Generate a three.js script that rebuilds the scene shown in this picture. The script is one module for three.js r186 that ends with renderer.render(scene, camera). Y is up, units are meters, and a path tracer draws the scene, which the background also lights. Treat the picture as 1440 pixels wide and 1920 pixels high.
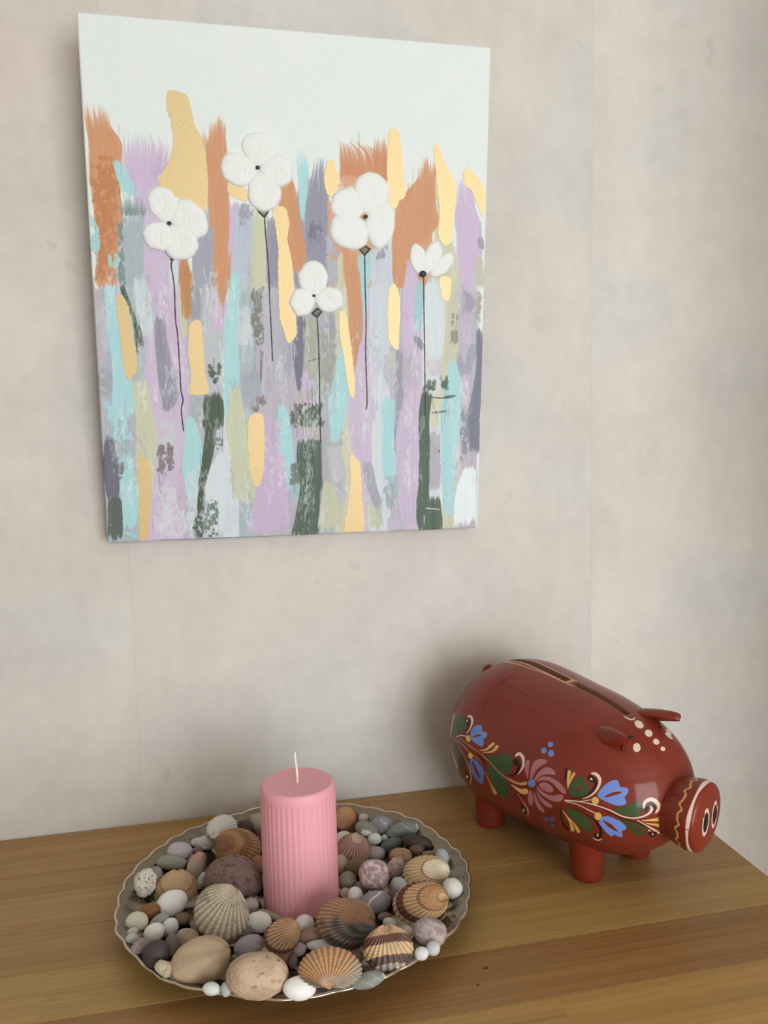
import * as THREE from 'three';
import { RoundedBoxGeometry } from 'three/addons/geometries/RoundedBoxGeometry.js';
import { RectAreaLightUniformsLib } from 'three/addons/lights/RectAreaLightUniformsLib.js';
import { mergeGeometries, mergeVertices } from 'three/addons/utils/BufferGeometryUtils.js';
import { ImprovedNoise } from 'three/addons/math/ImprovedNoise.js';

// ---------------------------------------------------------------- camera, sky, light, exposure
RectAreaLightUniformsLib.init();
const scene = new THREE.Scene();
const camera = new THREE.PerspectiveCamera(62.52, 1440 / 1920, 0.05, 40);
camera.position.set(-0.1033, 1.2335, 0.9229);
camera.rotation.set(-0.10800, -0.21333, -0.02357, 'YXZ');
scene.add(camera);
scene.background = new THREE.Color(0.75, 0.85, 1.0);           // overcast sky behind the window
scene.backgroundIntensity = 0.5;
const WINDOW = { z: 3.3, y0: 0.1, y1: 2.12, x0: 0.1, x1: 2.1 };     // balcony window in the front wall, behind the camera to its right
const daylight = new THREE.RectAreaLight(new THREE.Color(0.97, 0.99, 1.0), 6.45, WINDOW.x1 - WINDOW.x0, WINDOW.y1 - WINDOW.y0);
daylight.name = 'window_daylight';
daylight.position.set((WINDOW.x0 + WINDOW.x1) / 2, (WINDOW.y0 + WINDOW.y1) / 2, WINDOW.z - 0.012);   // shines towards -z, into the room
scene.add(daylight);
const renderer = new THREE.WebGLRenderer({ antialias: true });
renderer.toneMapping = THREE.LinearToneMapping;
renderer.toneMappingExposure = 1.0;
renderer.shadowMap.enabled = true;

// ---------------------------------------------------------------- helpers
let seed = 7;
const rnd = () => { seed = (seed * 1664525 + 1013904223) >>> 0; return seed / 4294967296; };
const rr = (a, b) => a + (b - a) * rnd();
const perlin = new ImprovedNoise();
const noise = (x, y, z = 0) => perlin.noise(x + 13.7, y + 71.3, z + 5.1);
const fbm = (x, y, z = 0, n = 4) => { let s = 0, a = 0.5, f = 1; for (let i = 0; i < n; i++) { s += a * noise(x * f, y * f, z * f); a *= 0.5; f *= 2.03; } return s; };
const clamp = THREE.MathUtils.clamp, lerp = THREE.MathUtils.lerp, smooth = (x, a, b) => { const t = clamp((x - a) / (b - a), 0, 1); return t * t * (3 - 2 * t); };
const col = (c) => new THREE.Color(c);
const names = new Map();
function numbered(n) { const k = names.get(n) ?? 0; names.set(n, k + 1); return k ? `${n}_${String(k).padStart(3, '0')}` : n; }
function mesh(name, geometry, material, parent) {
  const m = new THREE.Mesh(geometry, material); m.name = numbered(name); m.castShadow = m.receiveShadow = true;
  (parent ?? scene).add(m); return m;
}
function thing(name, label, category, at = [0, 0, 0], group) {
  const g = new THREE.Group(); g.name = numbered(name); g.position.set(...at); scene.add(g);
  g.userData = { label, category }; if (group) g.userData.group = group;
  return g;
}
function tag(o, label, category, group) { o.userData.label = label; o.userData.category = category; if (group) o.userData.group = group; return o; }
function structure(o) { o.userData.kind = 'structure'; return o; }
function canvas2d(w, h) { const c = document.createElement('canvas'); c.width = w; c.height = h; return [c, c.getContext('2d')]; }
function texOf(c, srgb = true) { const t = new THREE.CanvasTexture(c); t.wrapS = t.wrapT = THREE.RepeatWrapping; if (srgb) t.colorSpace = THREE.SRGBColorSpace; return t; }
function pixelTex(w, h, fn, srgb = true) {                       // fn(x, y) -> [r, g, b] in 0..255
  const d = new Uint8Array(w * h * 4);
  for (let y = 0; y < h; y++) for (let x = 0; x < w; x++) { const p = fn(x, y), i = (y * w + x) * 4; d[i] = p[0]; d[i + 1] = p[1]; d[i + 2] = p[2]; d[i + 3] = 255; }
  const t = new THREE.DataTexture(d, w, h); t.magFilter = t.minFilter = THREE.LinearFilter; t.wrapS = t.wrapT = THREE.RepeatWrapping;
  if (srgb) t.colorSpace = THREE.SRGBColorSpace; t.needsUpdate = true; return t;
}
function tilefbm(x, y, p, f, n = 4) {                            // periodic noise on a p x p square, f cells per period
  let s = 0, a = 0.5;
  for (let i = 0; i < n; i++) {
    const u = (x / p) * Math.PI * 2, v = (y / p) * Math.PI * 2, r = f / (Math.PI * 2);
    s += a * perlin.noise(Math.cos(u) * r + 3.1 + i * 7, Math.sin(u) * r + Math.cos(v) * r * 1.13 + 9.2, Math.sin(v) * r * 1.07 + i * 3.3); a *= 0.5; f *= 2;
  }
  return s;
}
function gridGeometry(nu, nv, fn, closeV = false) {              // fn(u, v) -> {p, uv, color}
  const pos = [], uv = [], colr = [], idx = [];
  for (let i = 0; i <= nu; i++) for (let j = 0; j <= nv; j++) {
    const r = fn(i / nu, j / nv, i, j); pos.push(...r.p); uv.push(...(r.uv ?? [i / nu, j / nv])); if (r.color) colr.push(...r.color);
  }
  for (let i = 0; i < nu; i++) for (let j = 0; j < nv; j++) { const a = i * (nv + 1) + j, b = a + nv + 1; idx.push(a, b, a + 1, b, b + 1, a + 1); }
  const g = new THREE.BufferGeometry();
  g.setAttribute('position', new THREE.Float32BufferAttribute(pos, 3)); g.setAttribute('uv', new THREE.Float32BufferAttribute(uv, 2));
  if (colr.length) g.setAttribute('color', new THREE.Float32BufferAttribute(colr, 3));
  g.setIndex(idx); g.computeVertexNormals();
  if (closeV) {                                                  // join the normals along the seam
    const n = g.attributes.normal;
    for (let i = 0; i <= nu; i++) { const a = i * (nv + 1), b = a + nv; const x = n.getX(a) + n.getX(b), y = n.getY(a) + n.getY(b), z = n.getZ(a) + n.getZ(b), l = Math.hypot(x, y, z) || 1; n.setXYZ(a, x / l, y / l, z / l); n.setXYZ(b, x / l, y / l, z / l); }
  }
  return g;
}
const std = (o) => new THREE.MeshStandardMaterial(o), phys = (o) => new THREE.MeshPhysicalMaterial(o);

// ---------------------------------------------------------------- the room
const ROOM = { x0: -1.5, x1: 3.0, z1: WINDOW.z, h: 2.5, t: 0.2 };
const paperTex = pixelTex(1400, 1400, (x, y) => {                // 1.4 m of mottled plaster-look wallpaper
  const a = fbm(x * 0.0045, y * 0.0032, 1, 4), b = fbm(x * 0.016, y * 0.011, 7, 4), c = fbm(x * 0.06, y * 0.045, 3, 3), e = fbm(x * 0.004, y * 0.004, 21, 2), h = fbm(x * 0.009, y * 0.006, 33, 3);
  const blot = -13 * smooth(c + 0.5 * b, 0.2, 0.5) * smooth(h, 0.02, 0.3);
  const l = a * 13 + b * 11 + c * 8 + blot;
  return [clamp(213 + l + e * 12, 0, 255), clamp(209 + l, 0, 255), clamp(202 + l * 0.95 - e * 4, 0, 255)];
});
paperTex.wrapS = paperTex.wrapT = THREE.MirroredRepeatWrapping;
const paperBump = pixelTex(1024, 1024, (x, y) => { const v = 128 + 70 * fbm(x * 0.05, y * 0.04, 5, 4) + 40 * fbm(x * 0.01, y * 0.008, 9, 3); return [v, v, v]; }, false);
paperBump.wrapS = paperBump.wrapT = THREE.MirroredRepeatWrapping;
paperTex.repeat.set(1 / 1.4, 1 / 1.4); paperBump.repeat.set(2, 2);
const paper = std({ map: paperTex, bumpMap: paperBump, bumpScale: 0.0005, roughness: 0.85 });
const plasterM = std({ color: col('#a39c90'), roughness: 0.9 });
const ceilingM = std({ color: col('#e2dfd8'), roughness: 0.95 });
function boxUV(w, h, d, x, y, z) {                               // a box with uv in metres
  const g = new THREE.BoxGeometry(w, h, d); g.translate(x, y, z);
  const p = g.attributes.position, n = g.attributes.normal, u = g.attributes.uv;
  for (let i = 0; i < p.count; i++) { if (Math.abs(n.getX(i)) > 0.5) u.setXY(i, p.getZ(i), p.getY(i)); else if (Math.abs(n.getY(i)) > 0.5) u.setXY(i, p.getX(i), p.getZ(i)); else u.setXY(i, p.getX(i), p.getY(i)); }
  return g;
}
const bw = structure(mesh('wall_back', boxUV(ROOM.x1 - ROOM.x0 + 2 * ROOM.t, ROOM.h, ROOM.t, (ROOM.x0 + ROOM.x1) / 2, ROOM.h / 2, -ROOM.t / 2 - 0.0006), plasterM));
for (let k = 0, x = 0.349 - 0.53 * 5; x < ROOM.x1; x += 0.53, k++) {     // strips of wallpaper, 53 cm wide
  const x0 = Math.max(x, ROOM.x0), x1 = Math.min(x + 0.53, ROOM.x1);
  if (x1 - x0 < 0.02) continue;
  const g = boxUV(x1 - x0 - 0.00008, ROOM.h, 0.0006, (x0 + x1) / 2, ROOM.h / 2, -0.0003), u = g.attributes.uv;
  for (let i = 0; i < u.count; i++) u.setXY(i, u.getX(i) + k * 0.17, u.getY(i) + k * 0.23);
  mesh('wallpaper_strip', g, paper, bw);
}
structure(mesh('wall_left', boxUV(ROOM.t, ROOM.h, ROOM.z1, ROOM.x0 - ROOM.t / 2, ROOM.h / 2, ROOM.z1 / 2), paper));
structure(mesh('wall_right', boxUV(ROOM.t, ROOM.h, ROOM.z1, ROOM.x1 + ROOM.t / 2, ROOM.h / 2, ROOM.z1 / 2), paper));
structure(mesh('wall_return', boxUV(0.12, ROOM.h, 0.48, 0.708, ROOM.h / 2, 0.24), paper));       // short wall beyond the sideboard's end
{
  const W = WINDOW, z = ROOM.z1 + ROOM.t / 2, L = ROOM.x0 - ROOM.t, R = ROOM.x1 + ROOM.t;
  structure(mesh('wall_front', mergeGeometries([
    boxUV(W.x0 - L, ROOM.h, ROOM.t, (W.x0 + L) / 2, ROOM.h / 2, z), boxUV(R - W.x1, ROOM.h, ROOM.t, (R + W.x1) / 2, ROOM.h / 2, z),
    boxUV(W.x1 - W.x0, W.y0, ROOM.t, (W.x0 + W.x1) / 2, W.y0 / 2, z), boxUV(W.x1 - W.x0, ROOM.h - W.y1, ROOM.t, (W.x0 + W.x1) / 2, (ROOM.h + W.y1) / 2, z)]), paper));
  const win = structure(new THREE.Group()); win.name = 'window_1'; win.position.set(0, 0, ROOM.z1 + 0.08); scene.add(win);
  const fm = std({ color: col('#e9e8e4'), roughness: 0.45 });
  const xc = (W.x0 + W.x1) / 2, yc = (W.y0 + W.y1) / 2, w = W.x1 - W.x0, h = W.y1 - W.y0;
  for (const [fw, fh, x, y] of [[w, 0.06, xc, W.y0 + 0.03], [w, 0.06, xc, W.y1 - 0.03], [0.06, h - 0.12, W.x0 + 0.03, yc], [0.06, h - 0.12, W.x1 - 0.03, yc], [0.07, h - 0.12, xc, yc]]) mesh('window_frame', boxUV(fw, fh, 0.06, x, y, 0), fm, win);
  const glass = phys({ color: col('#ffffff'), transmission: 1, thickness: 0, roughness: 0, ior: 1.5 });
  for (const s of [-1, 1]) mesh('window_pane', boxUV(w / 2 - 0.095, h - 0.12, 0.004, xc + s * (w / 4 - 0.0125), yc, 0), glass, win);
}
const floorTex = pixelTex(512, 512, (x, y) => { const g = tilefbm(x * 0.25, y * 4, 512, 30, 3), k = Math.floor(y / 64) % 4; const l = g * 40 + [0, -8, 6, -3][k]; return [150 + l, 124 + l, 96 + l * 0.8]; });
structure(mesh('floor', boxUV(ROOM.x1 - ROOM.x0 + 0.4, 0.1, ROOM.z1 + 0.4, (ROOM.x0 + ROOM.x1) / 2, -0.05, ROOM.z1 / 2), std({ map: floorTex, roughness: 0.5 })));
structure(mesh('ceiling', boxUV(ROOM.x1 - ROOM.x0 + 0.4, 0.1, ROOM.z1 + 0.4, (ROOM.x0 + ROOM.x1) / 2, ROOM.h + 0.05, ROOM.z1 / 2), ceilingM));
for (const [n, g] of [['baseboard_back', boxUV(ROOM.x1 - ROOM.x0, 0.07, 0.014, (ROOM.x0 + ROOM.x1) / 2, 0.035, 0.007)]]) structure(mesh(n, g, std({ color: col('#d8d3c8'), roughness: 0.5 })));

// ---------------------------------------------------------------- the sideboard
const TOP = 0.8, END = 0.3996;
function woodTex(base, k) {                                      // 1 m along the grain (x) by 0.125 m across
  return pixelTex(1024, 256, (x, y) => {
    const grain = tilefbm(x * 0.12 + k * 311, y * 3.2, 1024, 40, 4), band = noise(x * 0.0016 + k * 9.1, y * 0.03 + k * 3.3, k), fleck = noise(x * 0.05, y * 0.55, k * 5.5), long = noise(x * 0.004 + k, y * 0.16, k * 2.2);
    const pore = fleck > 0.42 ? -10 : 0, l = grain * 9 + band * 12 + long * 12 + pore * 0.6;
    return [clamp(base[0] + l, 0, 255), clamp(base[1] + l * 0.9, 0, 255), clamp(base[2] + l * 0.7, 0, 255)];
  });
}
const BOARDS = [                                                 // depth where the stave starts and ends, tone
  [0.002, 0.062, [167, 128, 75]], [0.062, 0.122, [161, 123, 71]], [0.122, 0.183, [165, 128, 75]], [0.183, 0.243, [162, 125, 72]], [0.243, 0.3045, [175, 140, 83]],
  [0.3045, 0.3705, [155, 114, 66]], [0.3705, 0.4215, [178, 139, 78]], [0.4215, 0.47, [186, 147, 84]],
];
{
  const sb = thing('sideboard', 'light beech wooden sideboard against the wall, its top of long glued staves', 'sideboard', [0, 0, 0]);
  const X0 = -1.25, depth = 0.47;
  const ws = BOARDS.map(([, , c], k) => std({ map: woodTex(c, k + 1), roughness: 0.46, bumpScale: 0.0002 }));
  BOARDS.forEach(([a, b], k) => {
    const g = new RoundedBoxGeometry(END - X0, 0.028, b - a - 0.0001, 2, 0.0007); g.translate((END + X0) / 2, TOP - 0.014, (a + b) / 2);
    const p = g.attributes.position, u = g.attributes.uv;
    for (let i = 0; i < p.count; i++) u.setXY(i, p.getX(i) + k * 0.31, (p.getZ(i) - p.getY(i) + TOP) * 8 + k * 0.17);
    mesh('stave', g, ws[k], sb);
  });
  const side = (w, h, d, x, y, z, n, m = ws[2], parent = sb) => { const g = boxUV(w, h, d, x, y, z), u = g.attributes.uv; for (let i = 0; i < u.count; i++) u.setXY(i, u.getY(i), u.getX(i) * 8); return mesh(n, g, m, parent); };
  side(0.02, TOP - 0.028 - 0.08, depth - 0.02, END - 0.012, (TOP - 0.028 + 0.08) / 2, depth / 2 - 0.004, 'side_panel');
  side(0.02, TOP - 0.028 - 0.08, depth - 0.02, X0 + 0.012, (TOP - 0.028 + 0.08) / 2, depth / 2 - 0.004, 'side_panel');
  side(END - X0 - 0.044, 0.02, depth - 0.03, (END + X0) / 2, 0.09, depth / 2 - 0.004, 'bottom_panel');
  side(END - X0 - 0.044, TOP - 0.14, 0.008, (END + X0) / 2, 0.43, 0.012, 'back_panel');
  const n = 3, w = (END - X0 - 0.05) / n;
  for (let k = 0; k < n; k++) {
    const d = side(w - 0.004, TOP - 0.028 - 0.104, 0.019, X0 + 0.025 + w * (k + 0.5), (TOP - 0.028 + 0.1) / 2, depth - 0.0175, 'door', ws[1 + k]);
    const kn = new THREE.CylinderGeometry(0.011, 0.008, 0.02, 20); kn.rotateX(Math.PI / 2); kn.translate(X0 + 0.025 + w * (k + 0.5) + (k === 1 ? -w / 2 + 0.03 : w / 2 - 0.03), 0.55, depth + 0.002);
    mesh('knob', kn, std({ color: col('#a9a59c'), metalness: 1, roughness: 0.35 }), d);
  }
  for (const x of [X0 + 0.05, END - 0.05]) for (const z of [0.05, depth - 0.06]) { const g = new THREE.CylinderGeometry(0.022, 0.018, 0.08, 20); g.translate(x, 0.04, z); mesh('leg', g, ws[4], sb); }
  const knotM = std({ color: col('#4a3122'), roughness: 0.6 });
  for (const [x, z, r] of [[0.0995, 0.3268, 0.0014], [0.087, 0.3445, 0.001]]) { const g = new THREE.CylinderGeometry(r, r, 0.0004, 12); g.scale(1.5, 1, 0.8); g.translate(x, TOP + 0.0001, z); mesh('wood_knot', g, knotM, sb); }
}

// ---------------------------------------------------------------- the painting (millimetres on the canvas: x from its left edge, y from its top)
const STROKES = [
 ['#b9b5c4', 'u', [[10, 231, 23], [5, 329, 23], [0, 407, 23], [-5, 508, 23]]],
 ['#a9b9c2', 'u', [[25, 231, 23], [19, 329, 23], [15, 407, 23], [10, 508, 23]]],
 ['#a9b9c2', 'u', [[42, 230, 23], [37, 329, 23], [33, 407, 23], [28, 509, 23]]],
 ['#cdbcd9', 'u', [[61, 230, 23], [57, 329, 23], [53, 408, 23], [49, 510, 23]]],
 ['#cdbcd9', 'u', [[79, 229, 23], [75, 329, 23], [72, 408, 23], [67, 511, 23]]],
 ['#b1b5c2', 'u', [[99, 229, 23], [95, 329, 23], [92, 408, 23], [88, 512, 23]]],
 ['#bcc0cb', 'u', [[117, 228, 23], [113, 329, 23], [111, 409, 23], [107, 513, 23]]],
 ['#d2dce4', 'u', [[137, 228, 23], [134, 329, 23], [131, 409, 23], [128, 514, 23]]],
 ['#a9b9c2', 'u', [[152, 228, 23], [149, 329, 23], [147, 410, 23], [145, 515, 23]]],
 ['#b9b5c4', 'u', [[171, 227, 23], [168, 329, 23], [167, 410, 23], [165, 516, 23]]],
 ['#b4b8c2', 'u', [[186, 227, 23], [184, 329, 23], [183, 410, 23], [181, 517, 23]]],
 ['#b9b5c4', 'u', [[191, 221, 21], [190, 329, 21], [188, 411, 20], [187, 510, 20]]],
 ['#a9ada4', 'u', [[210, 220, 21], [209, 329, 21], [208, 411, 20], [207, 511, 20]]],
 ['#acb0b8', 'u', [[229, 220, 21], [229, 329, 21], [228, 411, 20], [227, 512, 20]]],
 ['#cbcfb3', 'u', [[249, 219, 21], [248, 330, 21], [248, 412, 20], [248, 513, 20]]],
 ['#cdbcd9', 'u', [[268, 219, 21], [268, 330, 21], [268, 412, 20], [268, 514, 20]]],
 ['#d2dce4', 'u', [[288, 218, 21], [289, 330, 21], [289, 413, 20], [289, 515, 20]]],
 ['#b9b5c4', 'u', [[306, 218, 21], [307, 330, 21], [308, 413, 20], [309, 515, 20]]],
 ['#cdbcd9', 'u', [[321, 217, 21], [323, 330, 21], [324, 413, 20], [325, 516, 20]]],
 ['#d2dce4', 'u', [[341, 217, 21], [343, 330, 21], [345, 414, 20], [346, 517, 20]]],
 ['#cbcfb3', 'u', [[362, 216, 21], [364, 330, 21], [366, 414, 20], [368, 518, 20]]],
 ['#b9b5c4', 'u', [[381, 216, 21], [384, 330, 21], [386, 415, 20], [388, 519, 20]]],
 ['#cdbcd9', 'u', [[21, 165, 20], [19, 208, 21], [17, 245, 21]]],
 ['#a9b9c2', 'u', [[42, 164, 20], [40, 208, 21], [38, 244, 21]]],
 ['#cdbcd9', 'u', [[61, 164, 20], [59, 207, 21], [58, 244, 21]]],
 ['#cdbcd9', 'u', [[82, 163, 20], [80, 207, 21], [78, 244, 21]]],
 ['#abaebb', 'u', [[108, 162, 20], [107, 206, 21], [106, 243, 21]]],
 ['#cf9870', 'u', [[125, 161, 20], [123, 205, 21], [122, 243, 21]]],
 ['#bcc4d2', 'u', [[141, 161, 20], [140, 205, 21], [139, 242, 21]]],
 ['#cbcfb3', 'u', [[163, 160, 20], [162, 204, 21], [161, 242, 21]]],
 ['#9496a8', 'u', [[184, 159, 20], [184, 203, 21], [183, 241, 21]]],
 ['#9496a8', 'u', [[207, 136, 20], [206, 195, 20], [205, 241, 20]]],
 ['#9496a8', 'u', [[222, 135, 20], [222, 195, 20], [221, 241, 20]]],
 ['#cf9870', 'u', [[243, 134, 20], [242, 194, 20], [242, 240, 20]]],
 ['#cf9870', 'u', [[271, 133, 20], [271, 193, 20], [272, 240, 20]]],
 ['#d2dce4', 'u', [[291, 132, 20], [291, 193, 20], [291, 239, 20]]],
 ['#cf9870', 'u', [[310, 131, 20], [311, 192, 20], [311, 239, 20]]],
 ['#cf9870', 'u', [[330, 130, 20], [331, 191, 20], [332, 238, 20]]],
 ['#cbcfb3', 'u', [[352, 129, 20], [353, 191, 20], [354, 238, 20]]],
 ['#cdbcd9', 'u', [[377, 128, 20], [378, 190, 20], [379, 237, 20]]],
 ['#cdbcd9', 'f', [[53, 98, 36], [55, 115, 45], [51, 136, 32], [56, 157, 27], [58, 178, 18]]],
 ['#c3b2d3', 'f', [[70, 107, 15], [69, 128, 17], [62, 142, 12]]],
 ['#cf9870', 'f', [[12, 77, 14], [14, 96, 21], [19, 114, 30], [17, 144, 27], [18, 180, 26], [15, 208, 20], [12, 245, 20]]],
 ['#c08459', 'd', [[18, 124, 23], [17, 158, 23], [15, 194, 18], [11, 240, 17]]],
 ['#abdbe2', 's', [[29, 127, 9], [34, 141, 12], [41, 159, 14]]],
 ['#a9d5da', 'd', [[5, 177, 7.5], [5, 202, 7.5], [5, 223, 6.0]]],
 ['#a9b9c2', 'd', [[42, 179, 24], [40, 208, 23], [37, 244, 23]]],
 ['#6d8380', 'f', [[43, 157, 21], [42, 169, 24], [42, 177, 23]]],
 ['#7f9690', 'd', [[29, 179, 4.5], [28, 208, 6.0], [27, 245, 7.5]]],
 ['#abdbe2', 'd', [[20, 213, 11], [23, 229, 11]]],
 ['#cdbcd9', 's', [[60, 178, 17], [60, 207, 20], [61, 244, 23]]],
 ['#d2dce4', 's', [[78, 212, 7.5], [77, 244, 9]]],
 ['#cb8e68', 'f', [[111, 95, 9], [113, 112, 12], [117, 133, 11]]],
 ['#cf9870', 'f', [[124, 81, 6.0], [123, 104, 17], [122, 140, 20], [124, 176, 20], [125, 205, 17], [125, 243, 14]]],
 ['#cdbcd9', 's', [[139, 161, 11], [138, 183, 9], [132, 212, 4.5]]],
 ['#bdc7d6', 's', [[148, 165, 17], [145, 205, 18], [142, 242, 18]]],
 ['#a0a4b2', 'd', [[149, 162, 15], [147, 182, 11]]],
 ['#a3a8b7', 's', [[109, 181, 18], [106, 213, 20], [107, 243, 20]]],
 ['#c08a5c', 's', [[87, 214, 7.5], [88, 243, 14]]],
 ['#cbcfb3', 's', [[162, 174, 12], [161, 204, 12], [159, 242, 14]]],
 ['#9496a8', 's', [[176, 174, 11], [175, 204, 12], [174, 242, 12]]],
 ['#cf9870', 's', [[190, 134, 11], [192, 166, 20], [198, 203, 20], [201, 227, 9]]],
 ['#abdbe2', 'f', [[204, 107, 14], [207, 136, 12], [207, 176, 6.0]]],
 ['#b5b6be', 's', [[214, 135, 6.0], [214, 158, 6.0]]],
 ['#9496a8', 'f', [[225, 114, 14], [223, 135, 17], [220, 165, 23], [218, 195, 21], [224, 218, 15]]],
 ['#7c7f92', 'd', [[219, 172, 15], [218, 196, 12]]],
 ['#cb8e68', 'f', [[254, 97, 23], [265, 108, 44], [267, 123, 47], [259, 138, 30]]],
 ['#cb8e68', 'f', [[286, 91, 15], [286, 110, 18], [288, 140, 9]]],
 ['#d9a88b', 'd', [[259, 130, 23], [249, 141, 18]]],
 ['#d5a288', 's', [[234, 155, 7.5], [235, 176, 6.0]]],
 ['#cf9870', 'f', [[334, 109, 17], [334, 130, 20], [325, 153, 39], [323, 176, 47], [311, 200, 26], [307, 239, 14]]],
 ['#cdbcd9', 'f', [[373, 122, 17], [376, 151, 20], [380, 174, 29], [383, 198, 26], [382, 237, 17]]],
 ['#cbcfb3', 's', [[359, 192, 11], [363, 214, 14], [367, 238, 14]]],
 ['#c2c4b4', 's', [[393, 205, 9], [395, 237, 11]]],
 ['#b3b6c4', 'd', [[235, 184, 14], [237, 210, 14], [234, 240, 12]]],
 ['#cbcfb3', 's', [[245, 205, 7.5], [245, 240, 9]]],
 ['#cf9870', 's', [[254, 198, 15], [256, 240, 14]]],
 ['#a8d6e0', 's', [[269, 201, 14], [269, 240, 11]]],
 ['#c9d2de', 's', [[287, 199, 23], [286, 239, 21]]],
 ['#9a9cab', 'd', [[288, 197, 12], [285, 213, 7.5]]],
 ['#cdbcd9', 's', [[319, 207, 11], [320, 239, 12]]],
 ['#9c9cab', 's', [[394, 186, 6.0], [395, 197, 6.0]]],
 ['#c0c6d0', 'd', [[9, 259, 14], [10, 284, 14], [12, 308, 12]]],
 ['#b9b5c4', 's', [[6, 246, 9], [6, 259, 7.5]]],
 ['#a6a9b5', 'd', [[9, 322, 18], [9, 348, 14]]],
 ['#c9d6dc', 's', [[48, 233, 20], [48, 261, 17], [50, 291, 14]]],
 ['#4f6458', 's', [[27, 241, 6.0], [36, 269, 3.6], [41, 291, 7.5], [42, 314, 6.0]]],
 ['#a9b9c2', 'd', [[41, 320, 12], [43, 299, 9]]],
 ['#abdbe2', 's', [[18, 242, 14], [17, 262, 11], [18, 299, 11], [23, 329, 17], [24, 352, 23], [22, 372, 18]]],
 ['#cdbcd9', 's', [[61, 227, 21], [63, 256, 17], [75, 283, 20], [74, 314, 26], [77, 345, 21], [79, 376, 9]]],
 ['#cdbcd9', 's', [[54, 329, 12], [54, 360, 7.5]]],
 ['#9395a7', 's', [[61, 270, 9], [63, 299, 12], [66, 329, 17], [68, 353, 14], [64, 365, 6.0]]],
 ['#c9cdb2', 's', [[86, 235, 6.0], [85, 268, 7.5], [86, 295, 6.0]]],
 ['#bf8b5c', 's', [[89, 223, 12], [89, 253, 11], [88, 274, 6.0]]],
 ['#9aa2ac', 's', [[98, 242, 9], [97, 275, 9]]],
 ['#c0c6cc', 's', [[113, 253, 17], [111, 298, 17], [114, 320, 14]]],
 ['#cdbcd9', 's', [[124, 252, 12], [116, 287, 9]]],
 ['#cf9870', 's', [[126, 222, 14], [124, 245, 9], [123, 260, 3.0]]],
 ['#abdbe2', 's', [[137, 226, 9], [134, 260, 11], [130, 298, 14], [131, 329, 17], [128, 358, 11], [127, 374, 3.0]]],
 ['#cbd4dd', 's', [[145, 260, 12], [145, 298, 15]]],
 ['#a9afbc', 's', [[150, 322, 23], [151, 361, 18]]],
 ['#7f857c', 'd', [[159, 241, 12], [158, 267, 11], [159, 298, 12]]],
 ['#cbcfb3', 's', [[41, 334, 17], [42, 360, 15], [44, 384, 20], [43, 407, 21], [40, 431, 18], [37, 488, 9]]],
 ['#b9b5c4', 'd', [[33, 368, 7.5], [29, 399, 9]]],
 ['#c9d0b4', 's', [[134, 339, 6.0], [134, 377, 20], [136, 409, 23], [140, 442, 26], [143, 462, 14]]],
 ['#8a7c79', 'd', [[162, 350, 9], [156, 366, 14]]],
 ['#857a7c', 's', [[162, 304, 3.6], [161, 320, 2.4], [160, 337, 1.8]]],
 ['#b9b4c6', 'd', [[173, 317, 14], [173, 361, 18]]],
 ['#c9b7d6', 's', [[172, 374, 20], [170, 427, 23], [167, 460, 33], [162, 497, 42]]],
 ['#aab1b8', 'd', [[96, 350, 15], [95, 377, 14]]],
 ['#abdbe2', 's', [[87, 370, 7.5], [90, 408, 20], [87, 433, 17], [87, 457, 11]]],
 ['#c8dadd', 'd', [[92, 417, 14], [89, 457, 11], [84, 490, 12]]],
 ['#55675a', 'd', [[114, 318, 14], [113, 328, 12], [112, 337, 9]]],
 ['#4c5d4e', 's', [[112, 345, 17], [111, 369, 21], [110, 386, 20]]],
 ['#4c5d4e', 's', [[110, 375, 11], [106, 401, 11], [102, 422, 9], [97, 444, 7.5], [94, 474, 7.5]]],
 ['#55675a', 'd', [[113, 390, 15], [108, 406, 17]]],
 ['#55675a', 'd', [[97, 474, 20], [98, 497, 24]]],
 ['#c9cfd6', 'd', [[64, 376, 15], [64, 408, 20]]],
 ['#857a7b', 'd', [[64, 397, 17], [63, 413, 17], [59, 430, 14]]],
 ['#d4d6de', 'd', [[63, 437, 23], [66, 465, 26], [65, 496, 29]]],
 ['#cbb9d3', 's', [[76, 432, 9], [76, 467, 9]]],
 ['#d6e0e8', 's', [[122, 406, 11], [116, 430, 24], [114, 458, 27], [109, 495, 27]]],
 ['#cfd9e2', 'd', [[128, 459, 9], [126, 492, 14]]],
 ['#6e8078', 'd', [[106, 458, 14], [103, 491, 15]]],
 ['#abdbe2', 'd', [[14, 355, 18], [17, 375, 18], [23, 399, 15]]],
 ['#abdbe2', 's', [[24, 407, 11], [23, 439, 14], [23, 463, 17], [22, 486, 12]]],
 ['#6c6f83', 's', [[8, 389, 7.5], [7, 415, 14], [8, 438, 14], [8, 455, 11]]],
 ['#69787a', 'd', [[16, 415, 9], [14, 439, 9]]],
 ['#596660', 's', [[10, 450, 12], [9, 474, 15], [8, 497, 14]]],
 ['#9bd6df', 's', [[20, 489, 9], [29, 494, 6.0]]],
 ['#abdbe2', 's', [[182, 358, 9], [185, 394, 14], [188, 427, 12], [189, 450, 7.5]]],
 ['#cab8d6', 's', [[179, 410, 7.5], [180, 452, 11], [182, 494, 14]]],
 ['#a8acb8', 's', [[188, 293, 11], [190, 329, 9]]],
 ['#777a8e', 's', [[202, 268, 11], [200, 298, 12], [200, 321, 9], [200, 345, 4.5]]],
 ['#a9ada0', 'd', [[215, 271, 17], [215, 298, 17], [214, 321, 14]]],
 ['#a0a59d', 'd', [[231, 282, 14], [230, 313, 15], [227, 346, 14]]],
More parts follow.
